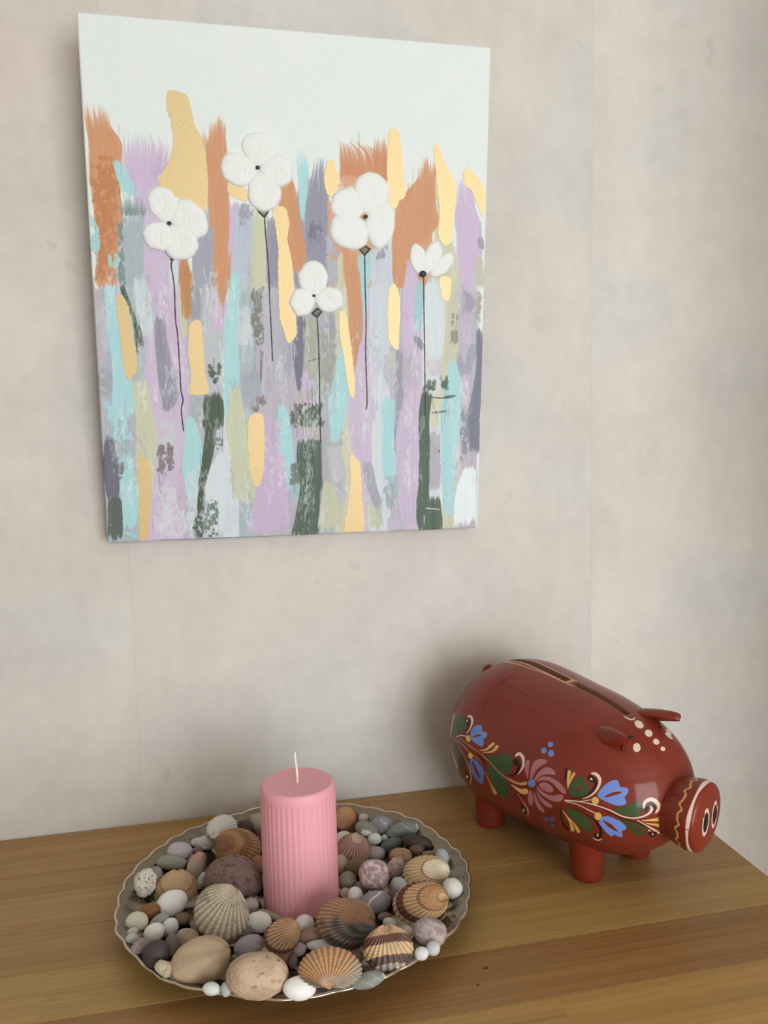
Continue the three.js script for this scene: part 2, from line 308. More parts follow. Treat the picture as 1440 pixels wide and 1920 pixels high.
 ['#9da0ae', 's', [[233, 266, 9], [234, 286, 11]]],
 ['#6b7274', 's', [[209, 315, 1.8], [221, 312, 1.8]]],
 ['#cdbdd9', 'd', [[209, 325, 9], [209, 339, 15], [207, 358, 20], [205, 371, 17]]],
 ['#55675a', 'd', [[209, 358, 32], [207, 371, 35], [208, 383, 30]]],
 ['#c3b2cf', 'd', [[205, 384, 14], [206, 396, 15]]],
 ['#52655a', 's', [[210, 396, 26], [210, 419, 27], [212, 451, 24]]],
 ['#9fc5c6', 'd', [[203, 436, 17], [197, 461, 14]]],
 ['#52655a', 's', [[212, 433, 18], [208, 471, 24], [203, 502, 30]]],
 ['#6f8078', 'd', [[195, 419, 9], [194, 444, 11]]],
 ['#b2b6be', 'd', [[233, 359, 12], [236, 395, 17], [236, 420, 12]]],
 ['#c0c4cc', 's', [[235, 403, 14], [241, 437, 17], [246, 471, 9]]],
 ['#abdbe2', 's', [[246, 301, 6.0], [245, 330, 15], [242, 359, 23], [239, 383, 12], [236, 400, 7.5]]],
 ['#c9cdb5', 's', [[244, 235, 11], [243, 258, 7.5], [241, 285, 6.0]]],
 ['#cf9870', 's', [[257, 219, 14], [259, 250, 15], [260, 281, 15], [259, 307, 11], [258, 328, 3.0]]],
 ['#a8d6e0', 's', [[269, 219, 9], [269, 242, 7.5], [270, 270, 3.0]]],
 ['#cdbed9', 's', [[268, 294, 7.5], [265, 330, 12], [266, 359, 29], [265, 379, 27], [262, 400, 15], [262, 415, 9]]],
 ['#cdd7e3', 's', [[285, 234, 21], [285, 273, 20], [285, 313, 20], [288, 346, 15]]],
 ['#c5ccd8', 'd', [[278, 281, 9], [287, 330, 18]]],
 ['#bcc3cd', 'd', [[295, 307, 9], [297, 339, 11]]],
 ['#abdbe2', 's', [[294, 351, 14], [296, 379, 15], [296, 413, 14], [298, 444, 15]]],
 ['#9fb4bd', 'd', [[299, 438, 17], [301, 473, 17]]],
 ['#9a9eae', 's', [[307, 302, 7.5], [308, 330, 9], [307, 354, 9], [305, 384, 6.0], [304, 413, 2.3]]],
 ['#c3c5b4', 's', [[299, 305, 6.0], [299, 323, 7.5]]],
 ['#bfbac9', 's', [[318, 307, 14], [319, 346, 17]]],
 ['#cdbcd9', 's', [[320, 217, 12], [317, 257, 14], [319, 289, 17], [321, 307, 11]]],
 ['#cbbcd8', 's', [[318, 363, 18], [316, 396, 23], [317, 439, 21], [319, 491, 17]]],
 ['#c7b7d4', 'd', [[324, 333, 9], [326, 346, 6.0]]],
 ['#9fd0da', 's', [[329, 228, 7.5], [328, 257, 9], [327, 284, 6.0]]],
 ['#8a8d99', 'd', [[325, 289, 7.5], [333, 302, 9]]],
 ['#d5e2e8', 's', [[344, 229, 20], [346, 264, 21], [349, 297, 17], [350, 310, 9]]],
 ['#c9ccb4', 's', [[366, 232, 12], [365, 264, 12], [363, 297, 14], [361, 323, 11]]],
 ['#8d9285', 'd', [[368, 264, 6.0], [366, 297, 9]]],
 ['#cdc9d2', 's', [[345, 313, 17], [347, 330, 14]]],
 ['#cdbcd9', 's', [[381, 216, 14], [380, 240, 11]]],
 ['#a3a1b2', 's', [[378, 241, 4.5], [384, 253, 11], [377, 269, 4.5]]],
 ['#cdbcd9', 's', [[379, 261, 9], [381, 283, 9], [384, 297, 3.6]]],
 ['#a6a5b5', 's', [[372, 305, 9], [380, 330, 9], [390, 297, 9], [390, 313, 12]]],
 ['#cbbcd8', 's', [[381, 328, 7.5], [380, 346, 6.0]]],
 ['#a9a89f', 'd', [[394, 239, 6.0], [393, 272, 6.0]]],
 ['#7c8194', 's', [[395, 280, 7.5], [397, 320, 7.5], [394, 357, 12], [392, 380, 14], [394, 415, 12]]],
 ['#abdbe2', 's', [[366, 313, 6.0], [367, 338, 17], [365, 372, 23], [365, 406, 20], [365, 449, 15], [366, 484, 9]]],
 ['#d4d4bd', 's', [[350, 343, 7.5], [348, 371, 11], [348, 387, 6.0]]],
 ['#b4b2be', 's', [[348, 388, 11], [348, 431, 14], [347, 455, 12]]],
 ['#566a5c', 'd', [[344, 333, 9], [340, 346, 14]]],
 ['#566a5c', 's', [[338, 346, 12], [335, 373, 12], [336, 405, 12], [336, 439, 12], [335, 472, 14]]],
 ['#566a5c', 's', [[344, 353, 4.5], [358, 354, 9], [367, 351, 9]]],
 ['#5c6f62', 'd', [[344, 370, 9], [358, 368, 7.5]]],
 ['#5c6f62', 'd', [[348, 412, 7.5], [355, 411, 7.5]]],
 ['#566a5c', 'd', [[357, 330, 9], [359, 346, 7.5]]],
 ['#55695b', 's', [[342, 462, 26], [343, 483, 30], [346, 503, 27]]],
 ['#d9dcd8', 's', [[339, 475, 1.5], [355, 477, 1.2]]],
 ['#8f91a0', 'd', [[381, 363, 9], [382, 394, 9], [381, 423, 6.0]]],
 ['#e9f5f7', 's', [[389, 430, 15], [385, 458, 23], [384, 496, 27]]],
 ['#c6cab1', 's', [[229, 442, 9], [233, 471, 24], [231, 495, 27]]],
 ['#c9ccb6', 's', [[281, 465, 11], [281, 497, 21]]],
 ['#a7aabc', 's', [[272, 421, 11], [277, 446, 12], [286, 474, 9]]],
 ['#c5bed2', 's', [[302, 485, 14], [303, 498, 17]]],
 ['#8e8da0', 's', [[17, 498, 2.1], [177, 500, 1.8], [296, 501, 1.8], [401, 502, 1.8]]],
];
const GOLD = [
 [[78.0, 63.5], [85.9, 61.7], [95.9, 65.1], [99.8, 75.9], [102.2, 89.7], [107.6, 100.6], [111.6, 113.1], [113.1, 132.9], [113.1, 154.4], [108.0, 172.0], [96.5, 162.3], [82.0, 157.2], [67.0, 149.2], [68.2, 139.3], [77.5, 124.7], [81.9, 106.2], [80.4, 89.6], [77.3, 78.7]],
 [[132.1, 145.0], [143.5, 142.3], [151.6, 149.9], [152.1, 158.6], [141.5, 157.6], [132.6, 152.2]],
 [[176.5, 165.0], [185.1, 162.5], [189.8, 166.0], [191.9, 179.3], [190.1, 194.3], [193.8, 212.3], [195.8, 233.5], [196.9, 258.7], [197.4, 288.1], [189.2, 296.2], [183.9, 281.5], [180.9, 270.7], [180.0, 235.4], [180.0, 220.2], [180.6, 203.6], [177.8, 181.2]],
 [[22.0, 252.6], [27.9, 251.8], [33.1, 264.3], [36.1, 291.2], [38.6, 317.0], [35.8, 327.7], [29.5, 333.8], [25.5, 324.6], [23.8, 301.9], [21.8, 268.9]],
 [[90.6, 277.8], [101.4, 275.4], [103.6, 298.3], [104.2, 326.2], [107.4, 346.6], [88.7, 348.0], [90.2, 329.3], [88.0, 307.7], [89.4, 290.8]],
 [[146.7, 374.0], [161.9, 370.9], [161.6, 423.1], [157.1, 442.8], [150.6, 444.3], [146.3, 422.7]],
 [[34.6, 413.6], [40.7, 413.0], [46.4, 421.9], [44.4, 465.5], [39.8, 496.6], [31.3, 496.2], [33.6, 465.2]],
 [[231.0, 118.5], [238.1, 116.0], [239.6, 124.0], [242.7, 129.7], [241.9, 141.6], [236.3, 150.8], [230.0, 148.0], [227.7, 134.8]],
 [[293.7, 90.3], [298.5, 82.7], [305.0, 89.7], [308.5, 116.2], [312.1, 146.1], [305.6, 152.4], [301.5, 160.2], [294.1, 154.4], [292.3, 124.4]],
 [[341.1, 101.1], [345.1, 96.4], [352.9, 112.5], [363.3, 130.2], [366.1, 145.4], [364.1, 167.0], [362.1, 190.4], [354.5, 195.4], [347.5, 183.1], [348.8, 159.9], [344.9, 129.5]],
 [[374.0, 120.6], [378.1, 116.6], [392.0, 128.9], [398.4, 144.0], [396.5, 165.8], [390.1, 153.6], [382.0, 138.5], [375.1, 134.2]],
 [[242.9, 265.9], [248.6, 263.4], [251.8, 278.4], [256.7, 313.4], [259.1, 342.5], [256.6, 354.0], [252.5, 345.8], [248.4, 319.9], [242.8, 284.8]],
 [[295.5, 241.4], [299.6, 234.3], [305.5, 241.2], [307.4, 257.0], [306.7, 281.0], [306.1, 301.1], [301.0, 301.1], [295.0, 290.7], [294.0, 257.2]],
 [[350.1, 227.6], [361.1, 227.4], [363.0, 233.7], [360.8, 250.5], [353.0, 248.3]],
 [[254.0, 415.2], [258.2, 415.3], [265.0, 425.6], [266.7, 454.6], [269.3, 496.1], [258.1, 499.2], [246.9, 497.0], [249.5, 476.3], [253.9, 445.7]],
];
const FLOWERS = [
 { at: [75.1, 182.9], dot: 2.1, petals: [[70.2, 165.5, 11.7, 14.3, -20], [93.7, 177.6, 13.5, 17.3, -40], [84.7, 200.5, 14.3, 13.8, 0], [64.5, 195.3, 13.2, 11.4, 25]] },
 { at: [161.7, 127.7], dot: 2.1, petals: [[163.9, 109.6, 14.7, 12.8, 0], [143.1, 130.0, 15.0, 13.2, 15], [180.5, 129.4, 13.8, 13.2, -15], [167.3, 150.7, 14.3, 15.3, 0]] },
 { at: [269.8, 169.7], dot: 2.1, petals: [[251.3, 158.4, 14.7, 13.5, -30], [276.2, 146.1, 15.8, 16.8, -10], [285.8, 176.7, 12.9, 20.3, 12], [252.9, 185.0, 18.0, 14.4, 20]] },
 { at: [331.0, 224.5], dot: 3.6, petals: [[326.6, 210.5, 7.8, 14.3, -14], [341.2, 207.5, 7.8, 14.3, 18], [352.9, 215.0, 6.9, 13.2, 42]] },
 { at: [216.0, 248.7], dot: 1.5, petals: [[215.4, 232.5, 12.9, 15.6, 0], [204.7, 254.8, 11.1, 12.3, 20], [232.1, 252.7, 12.3, 11.1, -10]] },
];
const STEMS = [
 [[78.1, 215.4], [75.2, 221.3], [76.6, 234.6], [77.3, 245.0], [77.2, 275.1], [78.5, 287.2], [79.3, 314.7], [79.7, 342.6], [81.3, 353.6], [79.3, 364.6], [80.7, 385.2]],
 [[167.4, 173.5], [168.8, 197.9], [170.4, 221.9], [171.0, 241.7], [171.2, 258.5], [172.1, 289.4], [172.7, 314.5]],
 [[269.2, 207.1], [269.9, 239.7], [270.9, 271.1], [270.5, 304.6], [272.1, 353.4], [271.4, 364.9]],
 [[332.4, 225.8], [333.3, 260.7], [335.0, 310.9], [335.9, 353.8], [336.4, 373.9]],
 [[219.3, 270.1], [220.7, 297.6], [221.2, 329.5], [221.4, 361.8], [221.8, 399.6]],
];
const CALYX = [
 [[67.4, 207.6], [73.9, 208.9], [78.2, 213.2], [75.1, 216.9]],
 [[158.9, 163.5], [162.6, 169.2], [167.4, 173.5], [171.8, 166.7], [176.5, 162.8]],
 [[263.7, 201.1], [269.2, 197.9], [274.7, 200.8], [269.2, 207.1], [263.7, 201.1]],
 [[214.2, 266.3], [219.4, 261.5], [225.0, 263.0], [219.3, 270.1], [214.2, 266.3]],
];
const CW = 400, CH = 500;
const paintTex = (() => {
  const S = 4, [c, g] = canvas2d(CW * S, CH * S);
  g.fillStyle = '#e6eeec'; g.fillRect(0, 0, CW * S, CH * S);
  for (let i = 0; i < 900; i++) { g.fillStyle = `rgba(${rnd() < 0.5 ? '218,227,224' : '240,244,242'},0.05)`; g.beginPath(); g.ellipse(rr(0, CW * S), rr(0, CH * S), rr(60, 200), rr(20, 70), rr(0, 3), 0, 7); g.fill(); }
  g.lineCap = 'round'; g.lineJoin = 'round';
  function curve(pts, step = 3) {                                // points every ~step mm along a Catmull-Rom curve, each [x, y, w]
    const v = pts.map((p) => new THREE.Vector3(p[0], p[1], p[2] ?? 0)), k = new THREE.CatmullRomCurve3(v, false, 'catmullrom', 0.5), n = Math.max(3, Math.ceil(k.getLength() / step)), o = [];
    for (let i = 0; i <= n; i++) { const p = k.getPoint(i / n); o.push([p.x, p.y, Math.max(0.6, p.z)]); }
    return o;
  }
  function tint(hex, d) { const k = col(hex); k.offsetHSL(0, 0, d); return k.getStyle(); }
  function ribbon(hex, style, pts, id) {
    const q = curve(pts, style === 'd' ? 1.6 : 2), wmax = Math.max(...q.map((p) => p[2])), len = Math.abs(q[q.length - 1][1] - q[0][1]) + 1;
    if (style === 'd') {                                         // dry brush: broken touches that thin out to the ends
      const n = Math.round(len * wmax * 2.4);
      for (let i = 0; i < n; i++) {
        const t = rnd(), o = rnd() - 0.5, k = t * (q.length - 1), j = Math.min(q.length - 2, Math.floor(k)), x = lerp(q[j][0], q[j + 1][0], k - j) + o * lerp(q[j][2], q[j + 1][2], k - j) * 1.15, y = lerp(q[j][1], q[j + 1][1], k - j);
        const edge = Math.max(0, Math.abs(o) * 2 - 0.6) * 1.3 + Math.max(0, Math.abs(t - 0.5) * 2 - 0.7) * 1.2;
        if (fbm(x * 0.2, y * 0.13, id * 1.7, 4) * 2 + 0.5 * noise(x * 0.8, y * 0.8, id) < -0.1 + edge) continue;
        g.globalAlpha = rr(0.3, 0.85); g.fillStyle = tint(hex, (rnd() - 0.5) * 0.07); g.beginPath(); g.ellipse(x * S, y * S, rr(0.35, 1.1) * S, rr(0.4, 1.8) * S, rr(-0.15, 0.15), 0, 7); g.fill();
      }
      g.globalAlpha = 1; return;
    }
    if (style === 'f') { const w = q[Math.floor(q.length * 0.22)][2]; for (let i = 0; i < q.length * 0.22; i++) q[i][2] = Math.max(q[i][2], 0.9 * w); }   // brushed off over the whole width
    const under = style === 'u', feather = style === 'f', nb = Math.max(8, Math.round(wmax / 0.32));
    const top = feather ? Math.min(0.5, 26 / len) : under ? Math.min(0.3, 30 / len) : Math.min(0.22, 9 / len), bot = under ? 0.02 : Math.min(0.22, 9 / len);
    for (let pass = 0; pass < 2; pass++) for (let b = 0; b < nb; b++) {
      const o = (b + rnd()) / nb - 0.5, rag = clamp(0.5 + 1.1 * noise(o * wmax * 0.45, id * 3.3, pass) + 0.5 * (rnd() - 0.5), 0, 1), rag2 = clamp(0.5 + 1.1 * noise(o * wmax * 0.45, id * 7.7, 5) + 0.5 * (rnd() - 0.5), 0, 1);
      const e = Math.abs(o) * 2, t0 = top * (rag * (feather ? 1 : 0.8) + 0.5 * e * e * rnd()), t1 = 1 - bot * (rag2 * 0.8 + 0.5 * e * e * rnd());
      g.strokeStyle = tint(hex, (rnd() - 0.5) * 0.045 + 0.02 * noise(o * wmax * 0.25, id, 2)); g.lineWidth = S * rr(0.5, 1.1);
      const i0 = Math.floor(t0 * (q.length - 1)), i1 = Math.ceil(t1 * (q.length - 1)), soft = feather ? 17 : 2, base = (under ? 0.4 : 0.62) * (1 - 0.35 * Math.max(0, e - 0.7) / 0.3);
      const X = (i) => (q[i][0] + o * q[i][2] + (0.9 * noise(q[i][1] * 0.03, id * 2.2, o) + 1.3 * e * Math.sign(o) * fbm(q[i][1] * 0.06, id * 1.3, Math.sign(o) * 4))) * S;
      for (let i = i0; i < i1; ) {                               // fade in, run, fade out
        const run = i < i0 + soft || i > i1 - 3 ? 1 : i1 - 3 - i, j = Math.min(i1, q.length - 1, i + Math.max(1, run));
        if (j <= i) break;
        g.globalAlpha = base * Math.min(1, (i - i0 + 1) / soft) * (i > i1 - 3 ? 0.6 : 1); g.beginPath(); g.moveTo(X(i), q[i][1] * S);
        for (let m = i + 1; m <= j; m++) g.lineTo(X(m), q[m][1] * S);
        g.stroke(); i = j;
      }
    }
    g.globalAlpha = 1;
  }
  STROKES.forEach(([hex, style, pts], i) => ribbon(hex, style, pts, i + 1));
  const img = g.getImageData(0, 0, CW * S, CH * S).data;         // drag wet paint along the strokes
  for (let i = 0; i < 5200; i++) {
    const x = rr(2, CW - 2), y = lerp(498, 110, Math.pow(rnd(), 0.75)), k = (Math.floor(y * S) * CW * S + Math.floor(x * S)) * 4, l = rr(5, 24), dir = rnd() < 0.7 ? 1 : -1;
    g.strokeStyle = `rgb(${img[k]},${img[k + 1]},${img[k + 2]})`; g.lineWidth = S * rr(0.4, 1.6); g.globalAlpha = rr(0.12, 0.42);
    if (img[k] > 225 && img[k + 1] > 225 && y < 240) g.globalAlpha *= 0.5;
    g.beginPath(); g.moveTo((x + rr(-0.8, 0.8)) * S, y * S); g.quadraticCurveTo((x + rr(-1, 1)) * S, (y + dir * l / 2) * S, (x + rr(-1.2, 1.2)) * S, clamp(y + dir * l, 0, CH) * S); g.stroke();
  }
  for (let i = 0; i < 260; i++) {                                // pale glazes and scrapes of half dry paint
    const x = rr(3, CW - 3), y = rr(215, 480), l = rr(12, 60), n = Math.round(rr(4, 14)), pale = rnd() < 0.72;
    g.strokeStyle = pale ? ['#eef2f3', '#dde6ea', '#e6e0ec', '#d6e8ec'][Math.floor(rnd() * 4)] : ['#a5a8b4', '#93a3a8', '#b9aec6'][Math.floor(rnd() * 3)];
    for (let b = 0; b < n; b++) {
      const bx = x + (b - n / 2) * 0.7, y0 = y + rr(-6, 6), y1 = Math.min(CH, y0 + l * rr(0.4, 1)); g.lineWidth = S * rr(0.3, 0.9);
      for (let yy = y0; yy < y1; yy += 1.5) { if (fbm(bx * 0.3, yy * 0.12, i, 3) < -0.02) continue; g.globalAlpha = rr(0.1, 0.42); g.beginPath(); g.moveTo(bx * S, yy * S); g.lineTo((bx + rr(-0.2, 0.2)) * S, (yy + 2) * S); g.stroke(); }
    }
  }
  for (let i = 0; i < 2600; i++) {                               // small dry dabs over the lower half
    const x = rr(4, CW - 4), y = lerp(500, 240, rnd() * rnd()), n = fbm(x * 0.03, y * 0.018, 3) + 0.3 * noise(x * 0.3, y * 0.2, 8);
    if (n < 0.06) continue;
    g.globalAlpha = rr(0.12, 0.4); g.fillStyle = ['#dfe6e9', '#8f95a0', '#c5bccf', '#a7d5da', '#7b857f', '#d9d6dd'][Math.floor(rnd() * 6)];
    g.beginPath(); g.ellipse(x * S, y * S, rr(0.2, 0.9) * S, rr(0.3, 1.2) * S, rr(-0.3, 0.3), 0, 7); g.fill();
  }
  // inked stems and calyxes
  g.globalAlpha = 0.95; g.strokeStyle = '#2f2b2a';
  for (const pts of STEMS) { const q = curve(pts.map((p) => [...p, 1]), 2); q.forEach(([x, y], i) => { if (!i) return; g.lineWidth = S * (1.15 + 0.4 * noise(y * 0.3, x)); g.beginPath(); g.moveTo(q[i - 1][0] * S, q[i - 1][1] * S); g.lineTo(x * S, y * S); g.stroke(); }); }
  g.lineWidth = S * 1.9; for (const pts of CALYX) { g.beginPath(); pts.forEach(([x, y], i) => (i ? g.lineTo(x * S, y * S) : g.moveTo(x * S, y * S))); g.fillStyle = 'rgba(60,54,52,0.5)'; g.fill(); g.stroke(); }
  const t = texOf(c); t.wrapS = t.wrapT = THREE.ClampToEdgeWrapping; t.anisotropy = 8; return t;
})();
const weave = pixelTex(512, 512, (x, y) => { const v = 128 + 40 * Math.sin(x * Math.PI / 4) * Math.sin(y * Math.PI / 4) + 60 * tilefbm(x, y * 0.4, 512, 40, 3); return [v, v, v]; }, false);
weave.repeat.set(4, 5);
{
  const pt = thing('painting', 'unframed canvas painting of white poppies over pastel and gold brush strokes, hung on the wall', 'painting', [0, 1.1123, 0.0215]);
  pt.rotation.set(0.0903, 0, -0.0102, 'XYZ');
  const M = (x, y) => [(x - CW / 2) / 1000, (CH - y) / 1000];   // canvas millimetres to the painting's own metres
  const g = new RoundedBoxGeometry(0.4, 0.5, 0.02, 3, 0.0022); g.translate(0, 0.25, -0.01);
  const p = g.attributes.position, u = g.attributes.uv;
  for (let i = 0; i < p.count; i++) u.setXY(i, clamp(p.getX(i) / 0.4 + 0.5, 0.001, 0.999), clamp(p.getY(i) / 0.5, 0.001, 0.999));
  mesh('canvas', g, std({ map: paintTex, bumpMap: weave, bumpScale: 0.00015, roughness: 0.62 }), pt);
  const goldM = std({ color: col('#d5be8c'), metalness: 0.35, roughness: 0.48, bumpMap: pixelTex(256, 256, (x, y) => { const v = 128 + 110 * tilefbm(x, y, 256, 24, 4); return [v, v, v]; }, false), bumpScale: 0.00016 });
  goldM.bumpMap.repeat.set(14, 14);
  GOLD.forEach((poly, k) => {
    const q = new THREE.CatmullRomCurve3(poly.map(([x, y]) => new THREE.Vector3(x, y, 0)), true, 'catmullrom', 0.35), n = Math.ceil(q.getLength() / 1.4), sh = new THREE.Shape();
    for (let i = 0; i < n; i++) { const v = q.getPoint(i / n), j = 0.9 * noise(v.x * 0.5, v.y * 0.5, k) + 0.7 * noise(v.x * 1.4, v.y * 1.4, k + 9), m = M(v.x + j, clamp(v.y + j * 0.6, 1, CH - 1.5)); if (i) sh.lineTo(...m); else sh.moveTo(...m); }
    const e = new THREE.ExtrudeGeometry(sh, { depth: 0.0003, bevelEnabled: false }); e.translate(0, 0, 0.0001);
    mesh('gold_leaf', e, goldM, pt);
  });
  const white = std({ color: col('#e9eeec'), roughness: 0.55 }), black = std({ color: col('#2b2828'), roughness: 0.5 });
  FLOWERS.forEach((f, k) => {
    const fl = new THREE.Group(); fl.name = numbered('flower'); fl.userData.label = ['raised white poppy at the left', 'topmost raised white poppy', 'largest raised white poppy at the right', 'half open raised white poppy at the far right', 'small raised white poppy in the middle'][k]; pt.add(fl);
    f.petals.forEach(([x, y, rx, ry, an], i) => {
      const a = -an * Math.PI / 180, [cx, cy] = M(x, y), H = 0.0024 + 0.0003 * i, gx = M(...f.at)[0], gy = M(...f.at)[1];
      const geo = gridGeometry(18, 48, (s, v) => {
        const th = v * Math.PI * 2, r = s, w = 1 + 0.05 * noise(Math.cos(th) * 2 + k * 5, Math.sin(th) * 2, i * 3) * 2;
        const lx = Math.cos(th) * rx / 1000 * r * w * 1.2, ly = Math.sin(th) * ry / 1000 * r * w * 1.2;
        let X = cx + lx * Math.cos(a) - ly * Math.sin(a), Y = cy + lx * Math.sin(a) + ly * Math.cos(a);
        const dl = Math.hypot(gx - cx, gy - cy), to = clamp(((X - cx) * (gx - cx) + (Y - cy) * (gy - cy)) / (dl * dl), 0, 1);   // draw the inner side out to the flower's centre
        X = lerp(X, gx, 0.55 * to * to); Y = lerp(Y, gy, 0.55 * to * to);
        const h = H * Math.pow(Math.max(0, 1 - Math.pow(r, 5)), 0.5) * (0.75 + 0.35 * r) * (1 - 0.5 * to) + 0.0004 * noise(X * 260, Y * 160, k) * (1 - r * r);
        return { p: [X, Y, Math.max(0.00005, h)] };
      }, true);
      mesh('petal', geo, white, fl);
    });
    const [dx, dy] = M(...f.at), d = new THREE.SphereGeometry(f.dot / 1000, 16, 12); d.scale(1, 0.9, 0.5); d.translate(dx, dy, 0.0032); mesh('flower_center', d, black, fl);
  });
}

